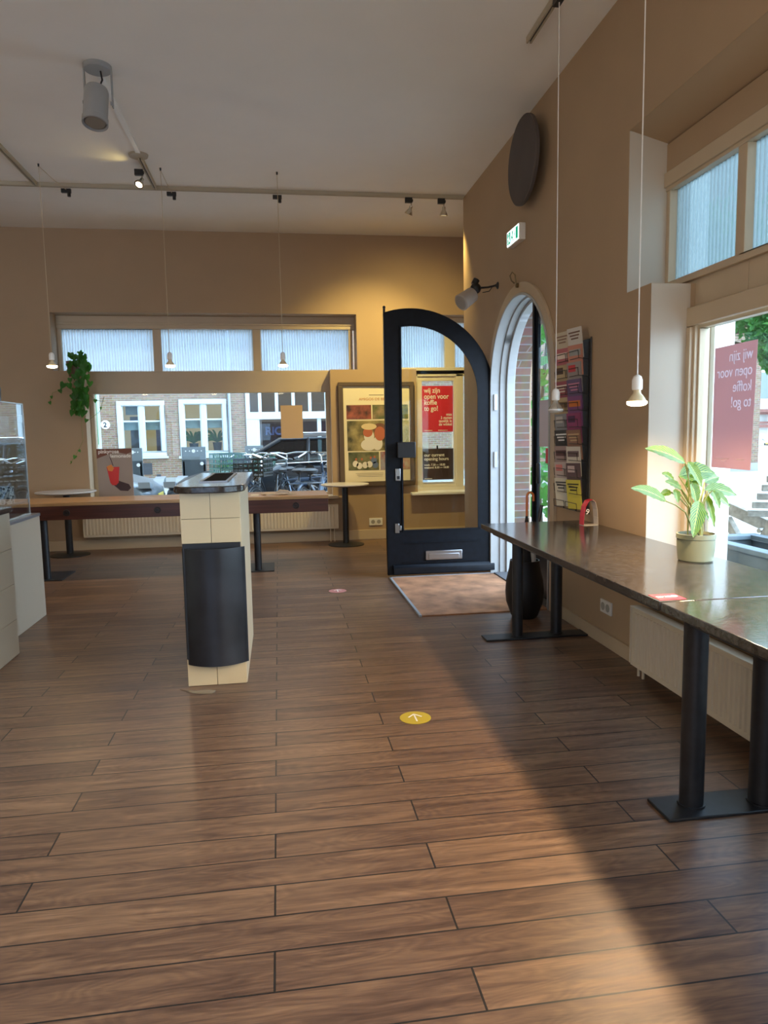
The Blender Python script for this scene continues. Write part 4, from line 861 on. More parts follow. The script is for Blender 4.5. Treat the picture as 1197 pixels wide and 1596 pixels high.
for x, tx, lb in ((-2.07, -1.97, 'lit bulb on a thin cord, leftmost, beside the hanging pothos'), (-1.0, -.97, 'lit bulb on a thin cord hanging before the middle ribbed pane'), (.07, .075, 'lit bulb on a thin cord hanging before the third ribbed pane')):
    t = pendant(lb, 'pendant bulbs before the back window', x, 7.15, 2.04, True, CRD, [(x, 7.15, 3.845), (x - .01, 7.14, 3.862)], 16)
    MB().tube([(x, 7.15, 3.845), ((x + tx) / 2, 7.4, 3.815), (tx, 7.63, 3.80)], .0028, 6).build('feed_cord', CRD, t)
    MB().lathe((x, 7.145, 3.84), [(0, 0), (.008, 0), (.008, .024), (0, .024)], 10).build('ceiling_hook', BLKMET, t)
    MB().box(tx - .05, tx + .04, 7.635, 7.665, 3.775, 3.812).cyl((tx + .02, 7.65, 3.74), (tx + .02, 7.65, 3.78), .016).build('track_adapter', BLKP, t)
for x, y, lit, lb in ((1.66, 4.14, False, 'unlit bulb on a white cord in front of the arched door'), (1.66, 3.15, True, 'lit bulb on a white cord above the potted plant'), (1.66, 2.15, True, 'added lit bulb on a white cord over the near stone table, outside the view'), (1.66, 1.15, True, 'second added lit bulb over the near stone table, outside the view'), (1.66, .15, True, 'third added lit bulb over the near stone table, outside the view')):  # the bulbs outside the view are added to brighten the room
    t = pendant(lb, None, x, y, 1.485, lit, CRW, [(x, y, 3.80)], 60)
    MB().box(x - .02, x + .02, y - .05, y + .05, 3.795, 3.83).build('track_adapter', BLKP, t)
def track(label, ax, u0, u1, w):
    t = thing('lighting_track', label, 'track', ((u0 + u1) / 2, w, 3.83) if ax == 'x' else (w, (u0 + u1) / 2, 3.83))
    if ax == 'x': MB().box(u0, u1, w - .018, w - .006, 3.828, ZC).box(u0, u1, w + .006, w + .018, 3.828, ZC).build('rail', CREAMM, t); MB().box(u0 + .01, u1 - .01, w - .006, w + .006, 3.838, ZC).build('conductor_slot', BLKP, t)
    else: MB().box(w - .018, w - .006, u0, u1, 3.828, ZC).box(w + .006, w + .018, u0, u1, 3.828, ZC).build('rail', CREAMM, t); MB().box(w - .006, w + .006, u0 + .01, u1 - .01, 3.838, ZC).build('conductor_slot', BLKP, t)
track('long cream track across the ceiling before the back window', 'x', -5.5, 2.02, 7.65)
track('cream track running from the left ceiling edge into the long cross track', 'y', 3.0, 7.63, -2.25)
track('cream track above the stone tables at the top edge', 'y', .5, 4.64, 1.66)
track('short cream track behind the grey ceiling spotlight', 'y', 6.86, 7.63, -1.13)
t = thing('cable_cover', 'white cable trunking from the grey spotlight to a round ceiling plate', 'cable cover', (-1.13, 6.2, 3.85))
MB().box(-1.15, -1.11, 5.4, 6.80, 3.848, ZC).build('trunking', PLASTIC, t)
MB().lathe((-1.14, 6.84, ZC), [(0, 0), (.085, 0), (.08, .018), (0, .02)], 32, (0, 0, -1)).build('ceiling_plate', CREAMM, t)
t = thing('ceiling_spotlight', 'large unlit grey cylinder spotlight on a ceiling bracket, upper left', 'spotlight', (-1.12, 5.3, ZC))
MB().lathe((-1.12, 5.3, ZC), [(0, 0), (.092, 0), (.092, .022), (.085, .03), (0, .03)], 32, (0, 0, -1)).build('ceiling_rose', GREYM, t)
c0 = Vector((-1.125, 5.27, 3.71)); dd = Vector((-.03, -.20, -.80)).normalized()
for s in (-1, 1): MB().box(-1.12 + s * .088 - .004, -1.12 + s * .088 + .004, 5.285, 5.315, 3.60, 3.84).cyl((-1.12 + s * .08, 5.27, 3.615), (-1.12 + s * .098, 5.27, 3.615), .012).build('yoke_arm', GREYM, t)
b = MB().lathe(c0, [(0, 0), (.045, 0), (.072, .012), (.078, .03), (.078, .22), (.083, .225), (.083, .262), (.076, .264), (.070, .24), (0, .235)], 32, dd).build('lamp_body', GREYM, t)
MB().lathe(c0 + dd * .25, [(0, 0), (.07, 0), (.06, .008), (0, .01)], 28, dd).build('lens', mat('dull_lens', (.22, .2, .17), .25), b)
MB().tube([(-1.10, 5.3, 3.83), (-1.09, 5.29, 3.77), (-1.11, 5.28, 3.72)], .006).build('flex', BLKP, t)
def spot(label, x, y, aim, lit, col, power, tilt, wide=75):
    t = thing('track_spotlight', label, 'spotlight', (x, y, 3.828), 'small track spotlights' if not lit else None)
    MB().box(x - .065, x + .01, y - .016, y + .016, 3.775, 3.828).cyl((x + .005, y, 3.80), (x + .018, y, 3.80), .014).build('track_adapter', BLKP, t)
    MB().cyl((x, y, 3.735), (x, y, 3.78), .007).build('stem', SILV, t)
    d = Vector(tilt).normalized(); c = Vector((x, y, 3.745))
    b = MB().lathe(c, [(0, 0), (.016, 0), (.018, .03), (.03, .05), (.042, .075), (.044, .085), (.04, .086)], 24, d).build('lamp_head', SILV, t)
    MB().lathe(c + d * .08, [(0, 0), (.038, 0), (.03, .006), (0, .008)], 24, d).build('lamp_face', GLOW if lit else mat('spot_face', (.4, .35, .25), .3, emis=(1, .8, .4), estr=.3), b)
    if power: light('spot_light', 'SPOT', c + d * .10, power, col, t, aim=aim, size=.03, spot=wide, blend=.9)
    return t
YEL = (1, .77, .27)
spot('small track spotlight tilted left, left of the pair by the corner', 1.46, 7.65, (1.15, 9.2, 1.9), False, YEL, 210, (-.35, .35, -1), 80)
spot('small track spotlight pointing down beside the corner of the wall', 1.81, 7.65, (1.6, 9.2, 1.2), False, YEL, 100, (0, .12, -1), 130)
spot('small lit spotlight at the round ceiling plate', -1.16, 7.10, (-2.2, 5.6, 1.4), True, (1, .9, .7), 14, (-.25, -.5, -.7))
light('rear_spill', 'SPOT', (-1.19, 7.05, 3.74), 2.2, YEL, bpy.data.objects['track_spotlight.002'], aim=(-1.6, 6.72, 3.86), size=.02, spot=80, blend=1.)
# the lamp on the wall end corner strip
# opal globes added out of view as fill to brighten the cafe
GLB = mat('opal_globe', (.9, .85, .75), .4, emis=(1, .84, .62), estr=3)
for x, y, lb in ((-3.2, -1.2, 'added opal globe fill lamp over the rear left of the cafe'), (-.6, -1.6, 'added opal globe fill lamp over the rear middle of the cafe'), (1.0, -1.0, 'added opal globe fill lamp over the rear right of the cafe'), (-4.4, 3.6, 'added opal globe fill lamp over the counter on the left')):
    g_ = thing('globe_fill_lamp', lb, 'lamp', (x, y, 2.7), 'added opal globe fill lamps'); MB().ball((x, y, 2.7), .16, 20).build('globe', glass('opal_shell', (.9, .86, .78)), g_); MB().ball((x, y, 2.7), .05, 12).build('bulb', GLB, g_); MB().cyl((x, y, 2.86), (x, y, ZC), .008, n=8).cyl((x, y, ZC - .03), (x, y, ZC), .05).build('stem', BLKMET, g_)
    light('globe_fill_light', 'POINT', (x, y, 2.7), 58, (1, .84, .64), g_, size=.12)

# ------------------------------------------------------------------ OUTSIDE
GZ = -.10
struct('street', MB().box(-60, 80, YBO, 90, GZ - .2, GZ).box(WXO, 80, -40, YBO, GZ - .2, GZ), mat('pavement_concrete', (.42, .41, .39), .8, noise=.15, nscale=3), smooth=0)
struct('trim_9', MB().box(-30, WXO + .3, 9.64, 10.2, GZ, GZ + .02), mat('kerb_stone', (.3, .3, .3), .7), smooth=0)
FB = brick_mat('house_brick', (.36, .225, .14), (.24, .145, .09), (.36, .31, .25), bw=.22, bh=.065, ms=.008)
bd = thing('house', 'long brown brick house across the street with white window frames', 'building', (-2, 22, GZ))
FY = 22.; mb = MB()
wins = [(-4.66, -3.30, .82, 2.45), (-2.89, -1.50, .80, 2.48), (-.94, 3.6, .3, 2.95), (-7.6, -6.2, .82, 2.45)]
xs_ = [-16, -7.6, -6.2, -5.35, -4.66, -3.30, -2.89, -1.50, -.94, 3.6, 16]; zz = [GZ, .3, .80, .82, 2.45, 2.48, 2.95, 11]
def hb(x, z):
    if -5.35 - .35 < x < -5.35: return False
    return any(a < x < b and c < z < d for a, b, c, d in wins)
wall_cells(mb, 'y', FY, FY + .3, xs_, zz, hb)
mb.build('brick_wall', FB, bd, smooth=0)
MB().box(-16, 16, FY - .02, FY + .002, GZ, .18).build('plinth', mat('grey_plinth', (.32, .31, .29), .8), bd, smooth=0)
MB().box(-16, 16, FY + 1.4, FY + 1.5, GZ, 3.1).box(-16, 16, FY + .3, FY + 3.6, 2.9, 3.1).build('interior_wall', mat('glowing_interior_wall', (.62, .50, .32), .8, emis=(1, .78, .45), estr=.32), bd, smooth=0)  # the wall itself glows in place of lamps inside the house
WF = mat('white_window_frame', (.52, .57, .60), .4); WG = glass('house_glass', (.80, .84, .82), refl=1.6)
for (a, b_, c, d) in (wins[0], wins[1], wins[3]):
    mb = MB(); framebox(mb, 'y', FY - .04, FY + .14, a, b_, c, d, .13); m_ = (a + b_) / 2
    mb.box(m_ - .07, m_ + .07, FY + .0, FY + .12, c + .1, d - .1); framebox(mb, 'y', FY + .02, FY + .10, a + .11, m_ - .05, c + .1, d - .1, .05); framebox(mb, 'y', FY + .02, FY + .10, m_ + .05, b_ - .11, c + .1, d - .1, .05)
    mb.box(a + .1, b_ - .1, FY + .03, FY + .09, d - .62, d - .57)
    w_ = mb.build('window', WF, bd, bevel=.01)
    MB().box(a + .12, b_ - .12, FY + .055, FY + .06, c + .12, d - .12).build('pane', WG, w_, smooth=0)
    MB().box(a - .05, b_ + .05, FY - .10, FY + .0, c - .06, c).build('sill', WF, w_)
    MB().box(a + .15, b_ - .15, FY + .16, FY + .165, d - .85, d - .6).build('blind_rail', mat('blue_grey_blind', (.30, .36, .38), .6), w_, smooth=0)
MB().box(-4.35, -4.12, FY + .25, FY + .30, 1.0, 2.0).build('window_decor', mat('dark_curtain', (.10, .07, .06), .8), bd); MB().box(-3.62, -3.45, FY + .25, FY + .30, .95, 1.9).build('window_decor', mat('violet_curtain', (.18, .12, .16), .8), bd)
MB().box(-4.45, -4.1, FY + .18, FY + .2, 2.05, 2.32).build('window_blind', mat('grey_blind', (.2, .2, .18), .8), bd, smooth=0)
# shop front
mb = MB(); a, b_, c, d = wins[2]; framebox(mb, 'y', FY - .05, FY + .15, a, b_, c, d, .12)
mb.box(a, b_, FY - .06, FY + .15, 1.86, 2.08).box(a, -.55, FY - .03, FY + .15, c, 1.9).box(a + .1, -.62, FY - .05, FY, 1.0, 1.9)
for k in range(9): x = a + .42 + k * .50; mb.box(x - .05, x + .05, FY - .0, FY + .12, 2.08, 2.9)
for x in (1.25, 2.6): mb.box(x - .06, x + .06, FY, FY + .12, c, 1.9)
w_ = mb.build('shop_front', WF, bd, bevel=.01)
MB().box(a + .1, b_ - .1, FY + .055, FY + .06, c + .1, d - .1).build('pane', glass('shop_glass', (.50, .55, .68), refl=2.2), w_, smooth=0)
MB().box(-.5, 3.5, FY + .9, FY + .95, .0, 1.8).build('shop_wall', mat('brown_glow_shop_wall', (.20, .15, .10), .8, emis=(1, .75, .5), estr=.10), w_, smooth=0)  # faint glow on the wall stands in for the shop lighting
MB().box(-.5, 3.5, FY + .6, FY + .9, 1.34, 1.37).build('shelf', WOODT, w_)
text('letters', 'RIC', .34, (-.40, FY + .5, 1.40), (PI / 2, 0, 0), WTXT, w_, bold=.012)
mb = MB()
for k in range(8): mb.box(-.45 + k * .17, -.40 + k * .17, FY + .5, FY + .6, .95, 1.1 + (k * 7 % 5) * .05)
mb.build('shop_goods', mat('shop_goods', (.25, .22, .2), .7), w_)
MB().cyl((-1.42, FY - .07, GZ), (-1.42, FY - .07, 8), .045, n=12).build('downpipe', ZINC, bd)
dr = MB().box(-5.60, -5.13, FY - .05, FY + .02, GZ, 3.0).build('door_frame', WF, bd); MB().box(-5.50, -5.20, FY - .08, FY - .05, 1.2, 2.95).build('green_door', mat('green_door_paint', (.10, .22, .10), .4), bd)
MB().lathe((-5.00, FY - .01, 1.77), [(0, 0), (.13, 0), (.125, .012), (0, .014)], 24, (0, -1, 0)).build('number_plate', WHITE, bd); text('number', '2', .2, (-5.055, FY - .03, 1.70), (PI / 2, 0, 0), mat('black_number', (.02, .02, .03), .5), bd, bold=.006)
MB().box(-4.10, -3.74, FY - .012, FY + .01, .28, .62).box(-3.62, -3.50, FY - .012, FY + .01, .18, .28).build('vent_grille', mat('dark_vent', (.05, .05, .055), .6), bd)
for (x, z, lb) in ((-2.55, .93, 'green potted plant on the sill of the second house window'), (-1.85, .95, 'green arching plant at the right of the second house window')):
    hpn = thing('window_plant', lb, 'plant', (x, FY + .42, z)); MB().lathe((x, FY + .42, z), [(0, 0), (.11, 0), (.14, .25), (0, .25)], 16).build('pot', mat('dark_pot', (.06, .06, .07), .5), hpn); m2 = MB()
    random.seed(int(x * 100))
    for k in range(26):
        an = random.uniform(0, 2 * PI); m2.v += []; q = leaf_mb((x, FY + .42, z + .24), (x + .42 * math.cos(an), FY + .42 + .1 * math.sin(an), z + .24 + random.uniform(.0, .4)), .07, droop=.5, k=6); m2.add(q.v, q.f)
    m2.build('foliage', VINE, hpn, smooth=0)
    struct_ = None
MB().box(-16, 16, FY + .16, FY + .60, .72, .80).build('interior_sill', WF, bd, smooth=0)
sh = thing('shrub', 'tall green grassy plants at the foot of the downpipe', 'plant', (-1.25, FY - .35, GZ)); m2 = MB(); random.seed(5)
for k in range(90):
    x = random.uniform(-1.75, -.75); h = random.uniform(.7, 1.05); q = leaf_mb((x, FY - .35, GZ), (x + random.uniform(-.2, .2), FY - .35 + random.uniform(-.15, .15), GZ + h), .05, droop=.05, k=4); m2.add(q.v, q.f)
m2.build('blades', VINE, sh, smooth=0)
# charcoal terrace screens across the street
for i, (a, b_, lb) in enumerate(((-1.88, -1.42, 'dark grey terrace screen behind the hood of the black car'), (-2.98, -2.62, 'dark grey terrace screen behind the lemonade sign'), (-.66, -.30, 'dark grey terrace screen beside the white shop front'))):
    t = thing('terrace_screen', lb, 'screen', ((a + b_) / 2, 14.4, GZ), 'grey terrace screens on the far pavement'); MB().box(a, b_, 14.38, 14.41, .15, .93).build('dark_panel', mat('charcoal_cloth', (.06, .075, .085), .7), t, smooth=0)
    MB().box(a, b_, 14.375, 14.415, .93, 1.18).build('top_band', mat('grey_cloth', (.17, .20, .21), .7), t, smooth=0); m2 = MB()
    for k in range(5): m2.cyl((a + .08 + k * (b_ - a - .16) / 4, 14.37, 1.10), (a + .08 + k * (b_ - a - .16) / 4, 14.376, 1.10), .012 if k != 2 else .035, n=12)
    m2.cyl((b_ - .08, 14.37, .85), (b_ - .08, 14.376, .85), .035, n=12); m2.build('white_dots', WHITE, t); MB().box(a + .02, a + .05, 14.38, 14.44, GZ, .9).box(b_ - .05, b_ - .02, 14.38, 14.44, GZ, .9).build('post', BLKMET, t)

# cars
CGL = glass('car_glass', (.25, .30, .30), refl=3.0)
def car(name, label, loc, rz, paint, plate=False, scale=1.):
    t = thing(name, label, 'car', loc, None, rz); W_ = .88
    st = [(0, .30, .52, .55), (.04, .26, .62, .72), (.25, .22, .76, .84), (.60, .20, .86, .87), (1.0, .20, .93, .88), (1.30, .20, .98, .88), (2.0, .2, 1.02, .88), (3.0, .2, 1.03, .88), (3.8, .2, 1.03, .88), (4.2, .24, .98, .86), (4.38, .32, .85, .80), (4.42, .40, .62, .72)]
    mb = MB(); n = 13
    for (x, zb, zt, w) in st:
        hh = [(0, zt + .015), (w * .55, zt), (w * .86, zt - .03), (w * .97, zt - .12 * min(1, zt)), (w, (zb + zt) / 2), (w * .98, zb + .06), (w * .9, zb)]
        pr_ = [(-a, b) for a, b in hh[::-1]][:-1] + hh
        mb.v += [(x, a, b) for a, b in pr_]
    m = len(st)
    for i in range(m - 1):
        for j in range(n - 1): mb.f.append((i * n + j, i * n + j + 1, (i + 1) * n + j + 1, (i + 1) * n + j)); mb.mi.append(0)
        mb.f.append((i * n + n - 1, i * n, (i + 1) * n, (i + 1) * n + n - 1)); mb.mi.append(0)
    mb.f += [tuple(range(n)), tuple(range((m - 1) * n, m * n))]; mb.mi += [0, 0]
    mb.build('body', paint, t, world=False, smooth=45)
    G = [(1.15, .96, .80, .96, .80), (1.95, 1.02, .80, 1.40, .60), (3.2, 1.03, .80, 1.42, .60), (4.05, 1.0, .78, 1.08, .70)]
    mb = MB()
    for (x, zb, wb_, zt, wt) in G: mb.v += [(x, -wb_, zb), (x, -wt, zt), (x, wt, zt), (x, wb_, zb)]
    for i in range(3):
        for j in range(3): mb.f.append((i * 4 + j, i * 4 + j + 1, i * 4 + 5 + j, i * 4 + 4 + j)); mb.mi.append(0)
    mb.build('cabin_glass', CGL, t, world=False, smooth=0)
    mb = MB(); R_ = [(1.88, 1.385, .62), (2.1, 1.43, .60), (2.6, 1.46, .60), (3.15, 1.44, .60), (3.35, 1.38, .61)]
    for (x, z, w) in R_: mb.v += [(x, -w, z - .01), (x, -w * .8, z + .03), (x, 0, z + .045), (x, w * .8, z + .03), (x, w, z - .01)]
    for i in range(4):
        for j in range(4): mb.f.append((i * 5 + j, i * 5 + j + 1, i * 5 + 6 + j, i * 5 + 5 + j)); mb.mi.append(0)
    mb.build('roof', paint, t, world=False)
    mb = MB()
    for s in (-1, 1):
        mb.tube([(1.13, s * .80, .965), (1.9, s * .615, 1.40)], .03, 6).tube([(2.35, s * .81, 1.0), (2.38, s * .61, 1.42)], .028, 6).tube([(3.25, s * .61, 1.41), (4.1, s * .73, 1.03)], .05, 6).tube([(1.9, s * .615, 1.405), (3.25, s * .615, 1.425)], .02, 6)
    mb.build('pillars', paint, t, world=False)
    mb = MB()
    for s in (-1, 1): mb.tube([(2.0, s * .56, 1.47), (2.2, s * .56, 1.51), (3.0, s * .56, 1.51), (3.2, s * .56, 1.46)], .014, 6).tube([(1.2, s * .825, .985), (2.6, s * .835, 1.03), (3.9, s * .80, 1.035)], .010, 6)
    mb.build('chrome_trim', CHROME, t, world=False)
    for x in (.80, 3.45):
        for s in (-1, 1):
            w = MB().torus((x, s * .80, .31), .235, .085, (0, 1, 0), 28, 10).build('wheel', BLKP, t, world=False); m2 = MB().cyl((x, s * .84, .31), (x, s * .80, .31), .06)
            for k in range(10): a = k * PI / 5; m2.obox((x + .11 * math.cos(a), s * .85, .31 + .11 * math.sin(a)), (.20, .02, .035), Matrix.Rotation(-a, 3, 'Y'))
            m2.torus((x, s * .85, .31), .20, .014, (0, 1, 0), 28, 6).build('rim', CHROME, w, world=False)
            MB().lathe((x, s * .72, .31), [(0, 0), (.36, 0), (.36, .15), (0, .15)], 28, (0, s, 0)).build('wheel_arch', BLKP, t, world=False)
    LH = mat('headlamp_lens', (.22, .24, .26), .2)
    for s in (-1, 1): MB().prism([(s * .50, .62), (s * .80, .66), (s * .86, .76), (s * .62, .72)], 'x', .015, .20).build('headlamp', LH, t, world=False); MB().box(4.30, 4.415, s * .74 - .07, s * .74 + .05, .70, .82).build('rear_lamp', RED, t, world=False); MB().ball((1.45, s * .98, 1.03), .10, 12, (.6, 1.1, .7)).build('wing_mirror', paint, t, world=False)
    MB().box(-.01, .05, -.5, .5, .34, .48).build('grille', BLKP, t, world=False)
    for x in (-.015, 4.42): MB().box(x - .005, x + .008, -.26, .26, .42 if x < 0 else .58, .53 if x < 0 else .69).build('licence_plate', mat('yellow_plate', (.72, .58, .12), .4), t, world=False)
    for s in (-1, 1): MB().box(2.35, 2.5, s * .885 - .01, s * .885 + .01, .80, .83).build('door_handle', CHROME, t, world=False)
    return t
car('car', 'dark blue-black car parked with its nose to the left behind the bicycles', (-1.88, 12.75, GZ), 0, mat('black_car_paint', (.010, .013, .020), .35, coat=.25))
car('car', 'silver-grey car whose nose shows beside the lemonade sign', (-2.06, 12.75, GZ), PI, mat('silver_car_paint', (.13, .15, .17), .35, metal=.3, coat=.3))
car('car', 'white car parked far off beyond the right window', (30.0, 40.4, GZ - .02), math.radians(-12), mat('white_car_paint', (.75, .76, .76), .2, coat=1.))

# bicycles
FR = [mat('bike_frame_black', (.02, .022, .028), .25), mat('bike_frame_grey', (.16, .18, .21), .3, metal=.4), mat('bike_frame_blue', (.03, .05, .09), .3)]
def bike(label, loc, rz, fm, load=None, bar='curved', loadm=None):
    t = thing('bicycle', label, 'bicycle', loc, None, rz); t.scale = (1.1, 1.1, 1.1)   # front wheel at +x
    for x in (-.53, .55):
        w = MB().torus((x, 0, .35), .325, .02, (0, 1, 0), 36, 8).build('wheel', BLKP, t, world=False); m2 = MB().torus((x, 0, .35), .30, .009, (0, 1, 0), 36, 6).cyl((x, -.04, .35), (x, .04, .35), .02)
        for k in range(18): a = k * PI / 9 + .1; m2.tube([(x, .02 if k % 2 else -.02, .35), (x + .3 * math.cos(a), 0, .35 + .3 * math.sin(a))], .0018, 4)
        m2.build('spokes', CHROME, w, world=False)
        m2 = MB(); a0, a1 = (.35, 2.9) if x < 0 else (.5, 2.5); m2.tube([(x + .36 * math.cos(a0 + (a1 - a0) * i / 12), 0, .35 + .36 * math.sin(a0 + (a1 - a0) * i / 12)) for i in range(13)], .018, 6); m2.build('mudguard', fm, t, world=False)
    mb = MB().tube([(.36, 0, .84), (.32, 0, .95)], .02).tube([(.40, 0, .74), (-.08, 0, .30)], .018).tube([(.38, 0, .82), (.12, 0, .50), (-.12, 0, .45)], .015).tube([(-.08, 0, .30), (-.20, 0, .80)], .017).tube([(-.08, .03, .30), (-.53, .04, .35)], .011).tube([(-.19, .02, .76), (-.53, .05, .35)], .009).tube([(.37, 0, .84), (.43, 0, .62), (.55, .05, .35)], .013).tube([(.43, 0, .62), (.55, -.05, .35)], .011)
    mb.build('frame', fm, t, world=False)
    hb_ = MB()
    if bar == 'curved': hb_.tube([(.32, 0, .93), (.31, 0, 1.05), (.37, .10, 1.10), (.33, .22, 1.10), (.14, .29, 1.03), (.04, .30, 1.02)], .012).tube([(.31, 0, 1.05), (.37, -.10, 1.10), (.33, -.22, 1.10), (.14, -.29, 1.03), (.04, -.30, 1.02)], .012)
    else: hb_.tube([(.32, 0, .93), (.30, 0, 1.08), (.28, .12, 1.10), (.20, .30, 1.10), (.10, .33, 1.09)], .012).tube([(.30, 0, 1.08), (.28, -.12, 1.10), (.20, -.30, 1.10), (.10, -.33, 1.09)], .012)
    h_ = hb_.build('handlebar', CHROME, t, world=False)
    for s in (-1, 1): MB().tube([(.14 if bar == 'curved' else .19, s * .29, 1.035 if bar == 'curved' else 1.1), (.02, s * .305, 1.02 if bar == 'curved' else 1.085)], .018).build('grip', BLKP, h_, world=False)
    sd = MB(); sd.v = []
    sd.lathe((-.25, 0, .85), [(0, 0), (.11, .0), (.12, .03), (.08, .055), (0, .06)], 18); sd.tube([(-.22, 0, .885), (-.10, 0, .88), (0, 0, .87)], [.07, .04, .018], 10); sd.tube([(-.205, 0, .78), (-.22, 0, .87)], .014)
    sd.build('saddle', mat('saddle_vinyl', (.03, .033, .04), .45), t, world=False)
    MB().tube([(-.22, .06, .72), (-.85, .07, .74)], .008, 6).tube([(-.22, -.06, .72), (-.85, -.07, .74)], .008, 6).tube([(-.85, .07, .74), (-.85, -.07, .74)], .008, 6).tube([(-.8, .06, .74), (-.55, .05, .36)], .007, 6).build('rear_rack', fm, t, world=False)
    MB().torus((-.08, .04, .30), .09, .006, (0, 1, 0), 24, 6).tube([(-.08, .05, .30), (.02, .07, .18)], .009, 6).box(-.03, .07, .06, .15, .165, .185).tube([(-.08, -.05, .30), (-.18, -.07, .42)], .009, 6).box(-.23, -.13, -.15, -.06, .41, .43).build('crank', CHROME, t, world=False)
    MB().cyl((.45, 0, .80), (.50, 0, .80), .035).build('lamp', CHROME, t, world=False)
    if load:
        lm = MB(); x0, x1, y0, y1, z0, z1 = load
        lm.box(x0, x1, y0, y1, z0, z0 + .015)
        for k in range(4): z = z0 + (z1 - z0) * (k + .7) / 4; hgt = (z1 - z0) * .07; framebox_ring(lm, x0, x1, y0, y1, z, z + hgt)
        for k in range(7):
            x = x0 + (x1 - x0 - .012) * k / 6; lm.box(x, x + .012, y0, y0 + .008, z0, z1).box(x, x + .012, y1 - .008, y1, z0, z1); y = y0 + (y1 - y0 - .012) * k / 6; lm.box(x0, x0 + .008, y, y + .012, z0, z1).box(x1 - .008, x1, y, y + .012, z0, z1)
        lm.build('crate', loadm, t, world=False)
        MB().tube([((x0 + .02), 0, z0), ((x0 + x1) / 2, 0, z0 - .05), (.44, 0, .74)], .010, 6).build('crate_carrier', fm, t, world=False)
def framebox_ring(mb, x0, x1, y0, y1, z0, z1):
    mb.box(x0, x1, y0, y0 + .008, z0, z1).box(x0, x1, y1 - .008, y1, z0, z1).box(x0, x0 + .008, y0 + .008, y1 - .008, z0, z1).box(x1 - .008, x1, y0 + .008, y1 - .008, z0, z1)
GC = mat('green_crate', (.04, .12, .09), .5); TC = mat('teal_crate', (.08, .19, .18), .5); KC = mat('black_crate', (.015, .018, .018), .5)
bike('bicycle with a teal crate at the left of the parked bicycles', (-.14, 10.95, GZ), math.radians(203), FR[2], (.42, .78, -.22, .22, .86, 1.12), 'curved', TC)
bike('bicycle with a dark green crate before the car door', (-.50, 10.75, GZ), math.radians(75), FR[0], (.40, .74, -.22, .22, .84, 1.10), 'curved', GC)
bike('black bicycle with a black front crate and curved chrome handlebar', (-.12, 10.55, GZ), math.radians(248), FR[0], (.42, .72, -.2, .2, .84, 1.06), 'curved', KC)
bike('tall grey bicycle leaning its frame in the middle of the window', (.22, 10.75, GZ), math.radians(108), FR[1], None, 'straight')
bike('blue-grey bicycle with a swept chrome handlebar right of the middle', (.52, 10.60, GZ), math.radians(70), FR[2], None, 'curved')
bike('grey bicycle at the right edge of the large back window', (.82, 10.9, GZ), math.radians(282), FR[1], None, 'straight')

# right-hand terrace outside: planter, wooden bench, tree, distant houses
pt = thing('planter_box', 'blue-grey wooden planter box right outside the right window', 'planter', (2.85, 2.6, GZ))
PB = mat('blue_grey_paint', (.12, .16, .20), .5, noise=.2, nscale=4)
MB().box(2.66, 2.70, .8, 4.22, GZ, .655).box(3.02, 3.06, .8, 4.22, GZ, .655).box(2.70, 3.02, .8, .84, GZ, .655).box(2.70, 3.02, 4.18, 4.22, GZ, .655).build('box', PB, pt, bevel=.004)
MB().box(2.64, 2.72, .78, 4.24, .655, .685).box(3.0, 3.08, .78, 4.24, .655, .685).box(2.72, 3.0, .78, .86, .655, .685).box(2.72, 3.0, 4.16, 4.24, .655, .685).build('top_rail', PB, pt, bevel=.004)
MB().box(2.655, 2.662, .95, 3.95, .15, .58).build('dark_panel', mat('navy_panel', (.025, .035, .05), .35), pt, smooth=0)
MB().box(2.70, 3.02, .84, 4.18, .4, .58).build('soil', SOIL, pt, smooth=0)
gb = thing('garden_bench', 'weathered grey slatted wooden bench outside behind the planter', 'bench', (3.9, 4.2, GZ))
GWD = mat('weathered_wood', (.34, .32, .29), .8, noise=.3, nscale=8, stretch=(3, 3, 3))
def beam(mb, p, q, w, h):
    p = Vector(p); q = Vector(q); d = (q - p); L_ = d.length; d.normalize(); s = d.cross(Vector((0, 0, 1))).normalized(); u = s.cross(d)
    R = Matrix((d, s, u)).transposed(); mb.obox((p + q) / 2, (L_, w, h), R)
for dy, nm in ((0, 'near'), (1, 'far')):
    o_y = Vector((.62 * dy, -.35 * dy, 0)); mb = MB()
    beam(mb, Vector((3.30, 4.88, .79)) + o_y, Vector((3.62, 4.05, .50)) + o_y, .05, .085); mb.build('side_rail', GWD, gb, bevel=.004)
    mb = MB(); beam(mb, Vector((3.32, 4.50, .55)) + o_y, Vector((3.34, 4.02, 1.32)) + o_y, .05, .06); mb.build('back_post', GWD, gb, bevel=.004)
    mb = MB(); beam(mb, Vector((3.30, 4.86, .70)) + o_y, Vector((3.40, 4.2, GZ)) + o_y, .05, .06); beam(mb, Vector((3.50, 4.3, .58)) + o_y, Vector((3.35, 4.85, GZ)) + o_y, .05, .06); mb.build('leg', GWD, gb, bevel=.004)
for k in range(10):
    p = Vector((3.28, 4.60, .77)).lerp(Vector((3.31, 4.22, 1.34)), k / 9); mb = MB(); beam(mb, p, p + Vector((.66, -.37, .0)), .03, .045); mb.build('back_slat', GWD, gb, bevel=.004)
mb = MB()
for p in ((3.33, 4.50, .66), (3.36, 4.36, .60)): mb.cyl(Vector(p) + Vector((-.045, -.02, 0)), Vector(p) + Vector((.0, 0, 0)), .016)
mb.build('bolt', STEEL, gb)

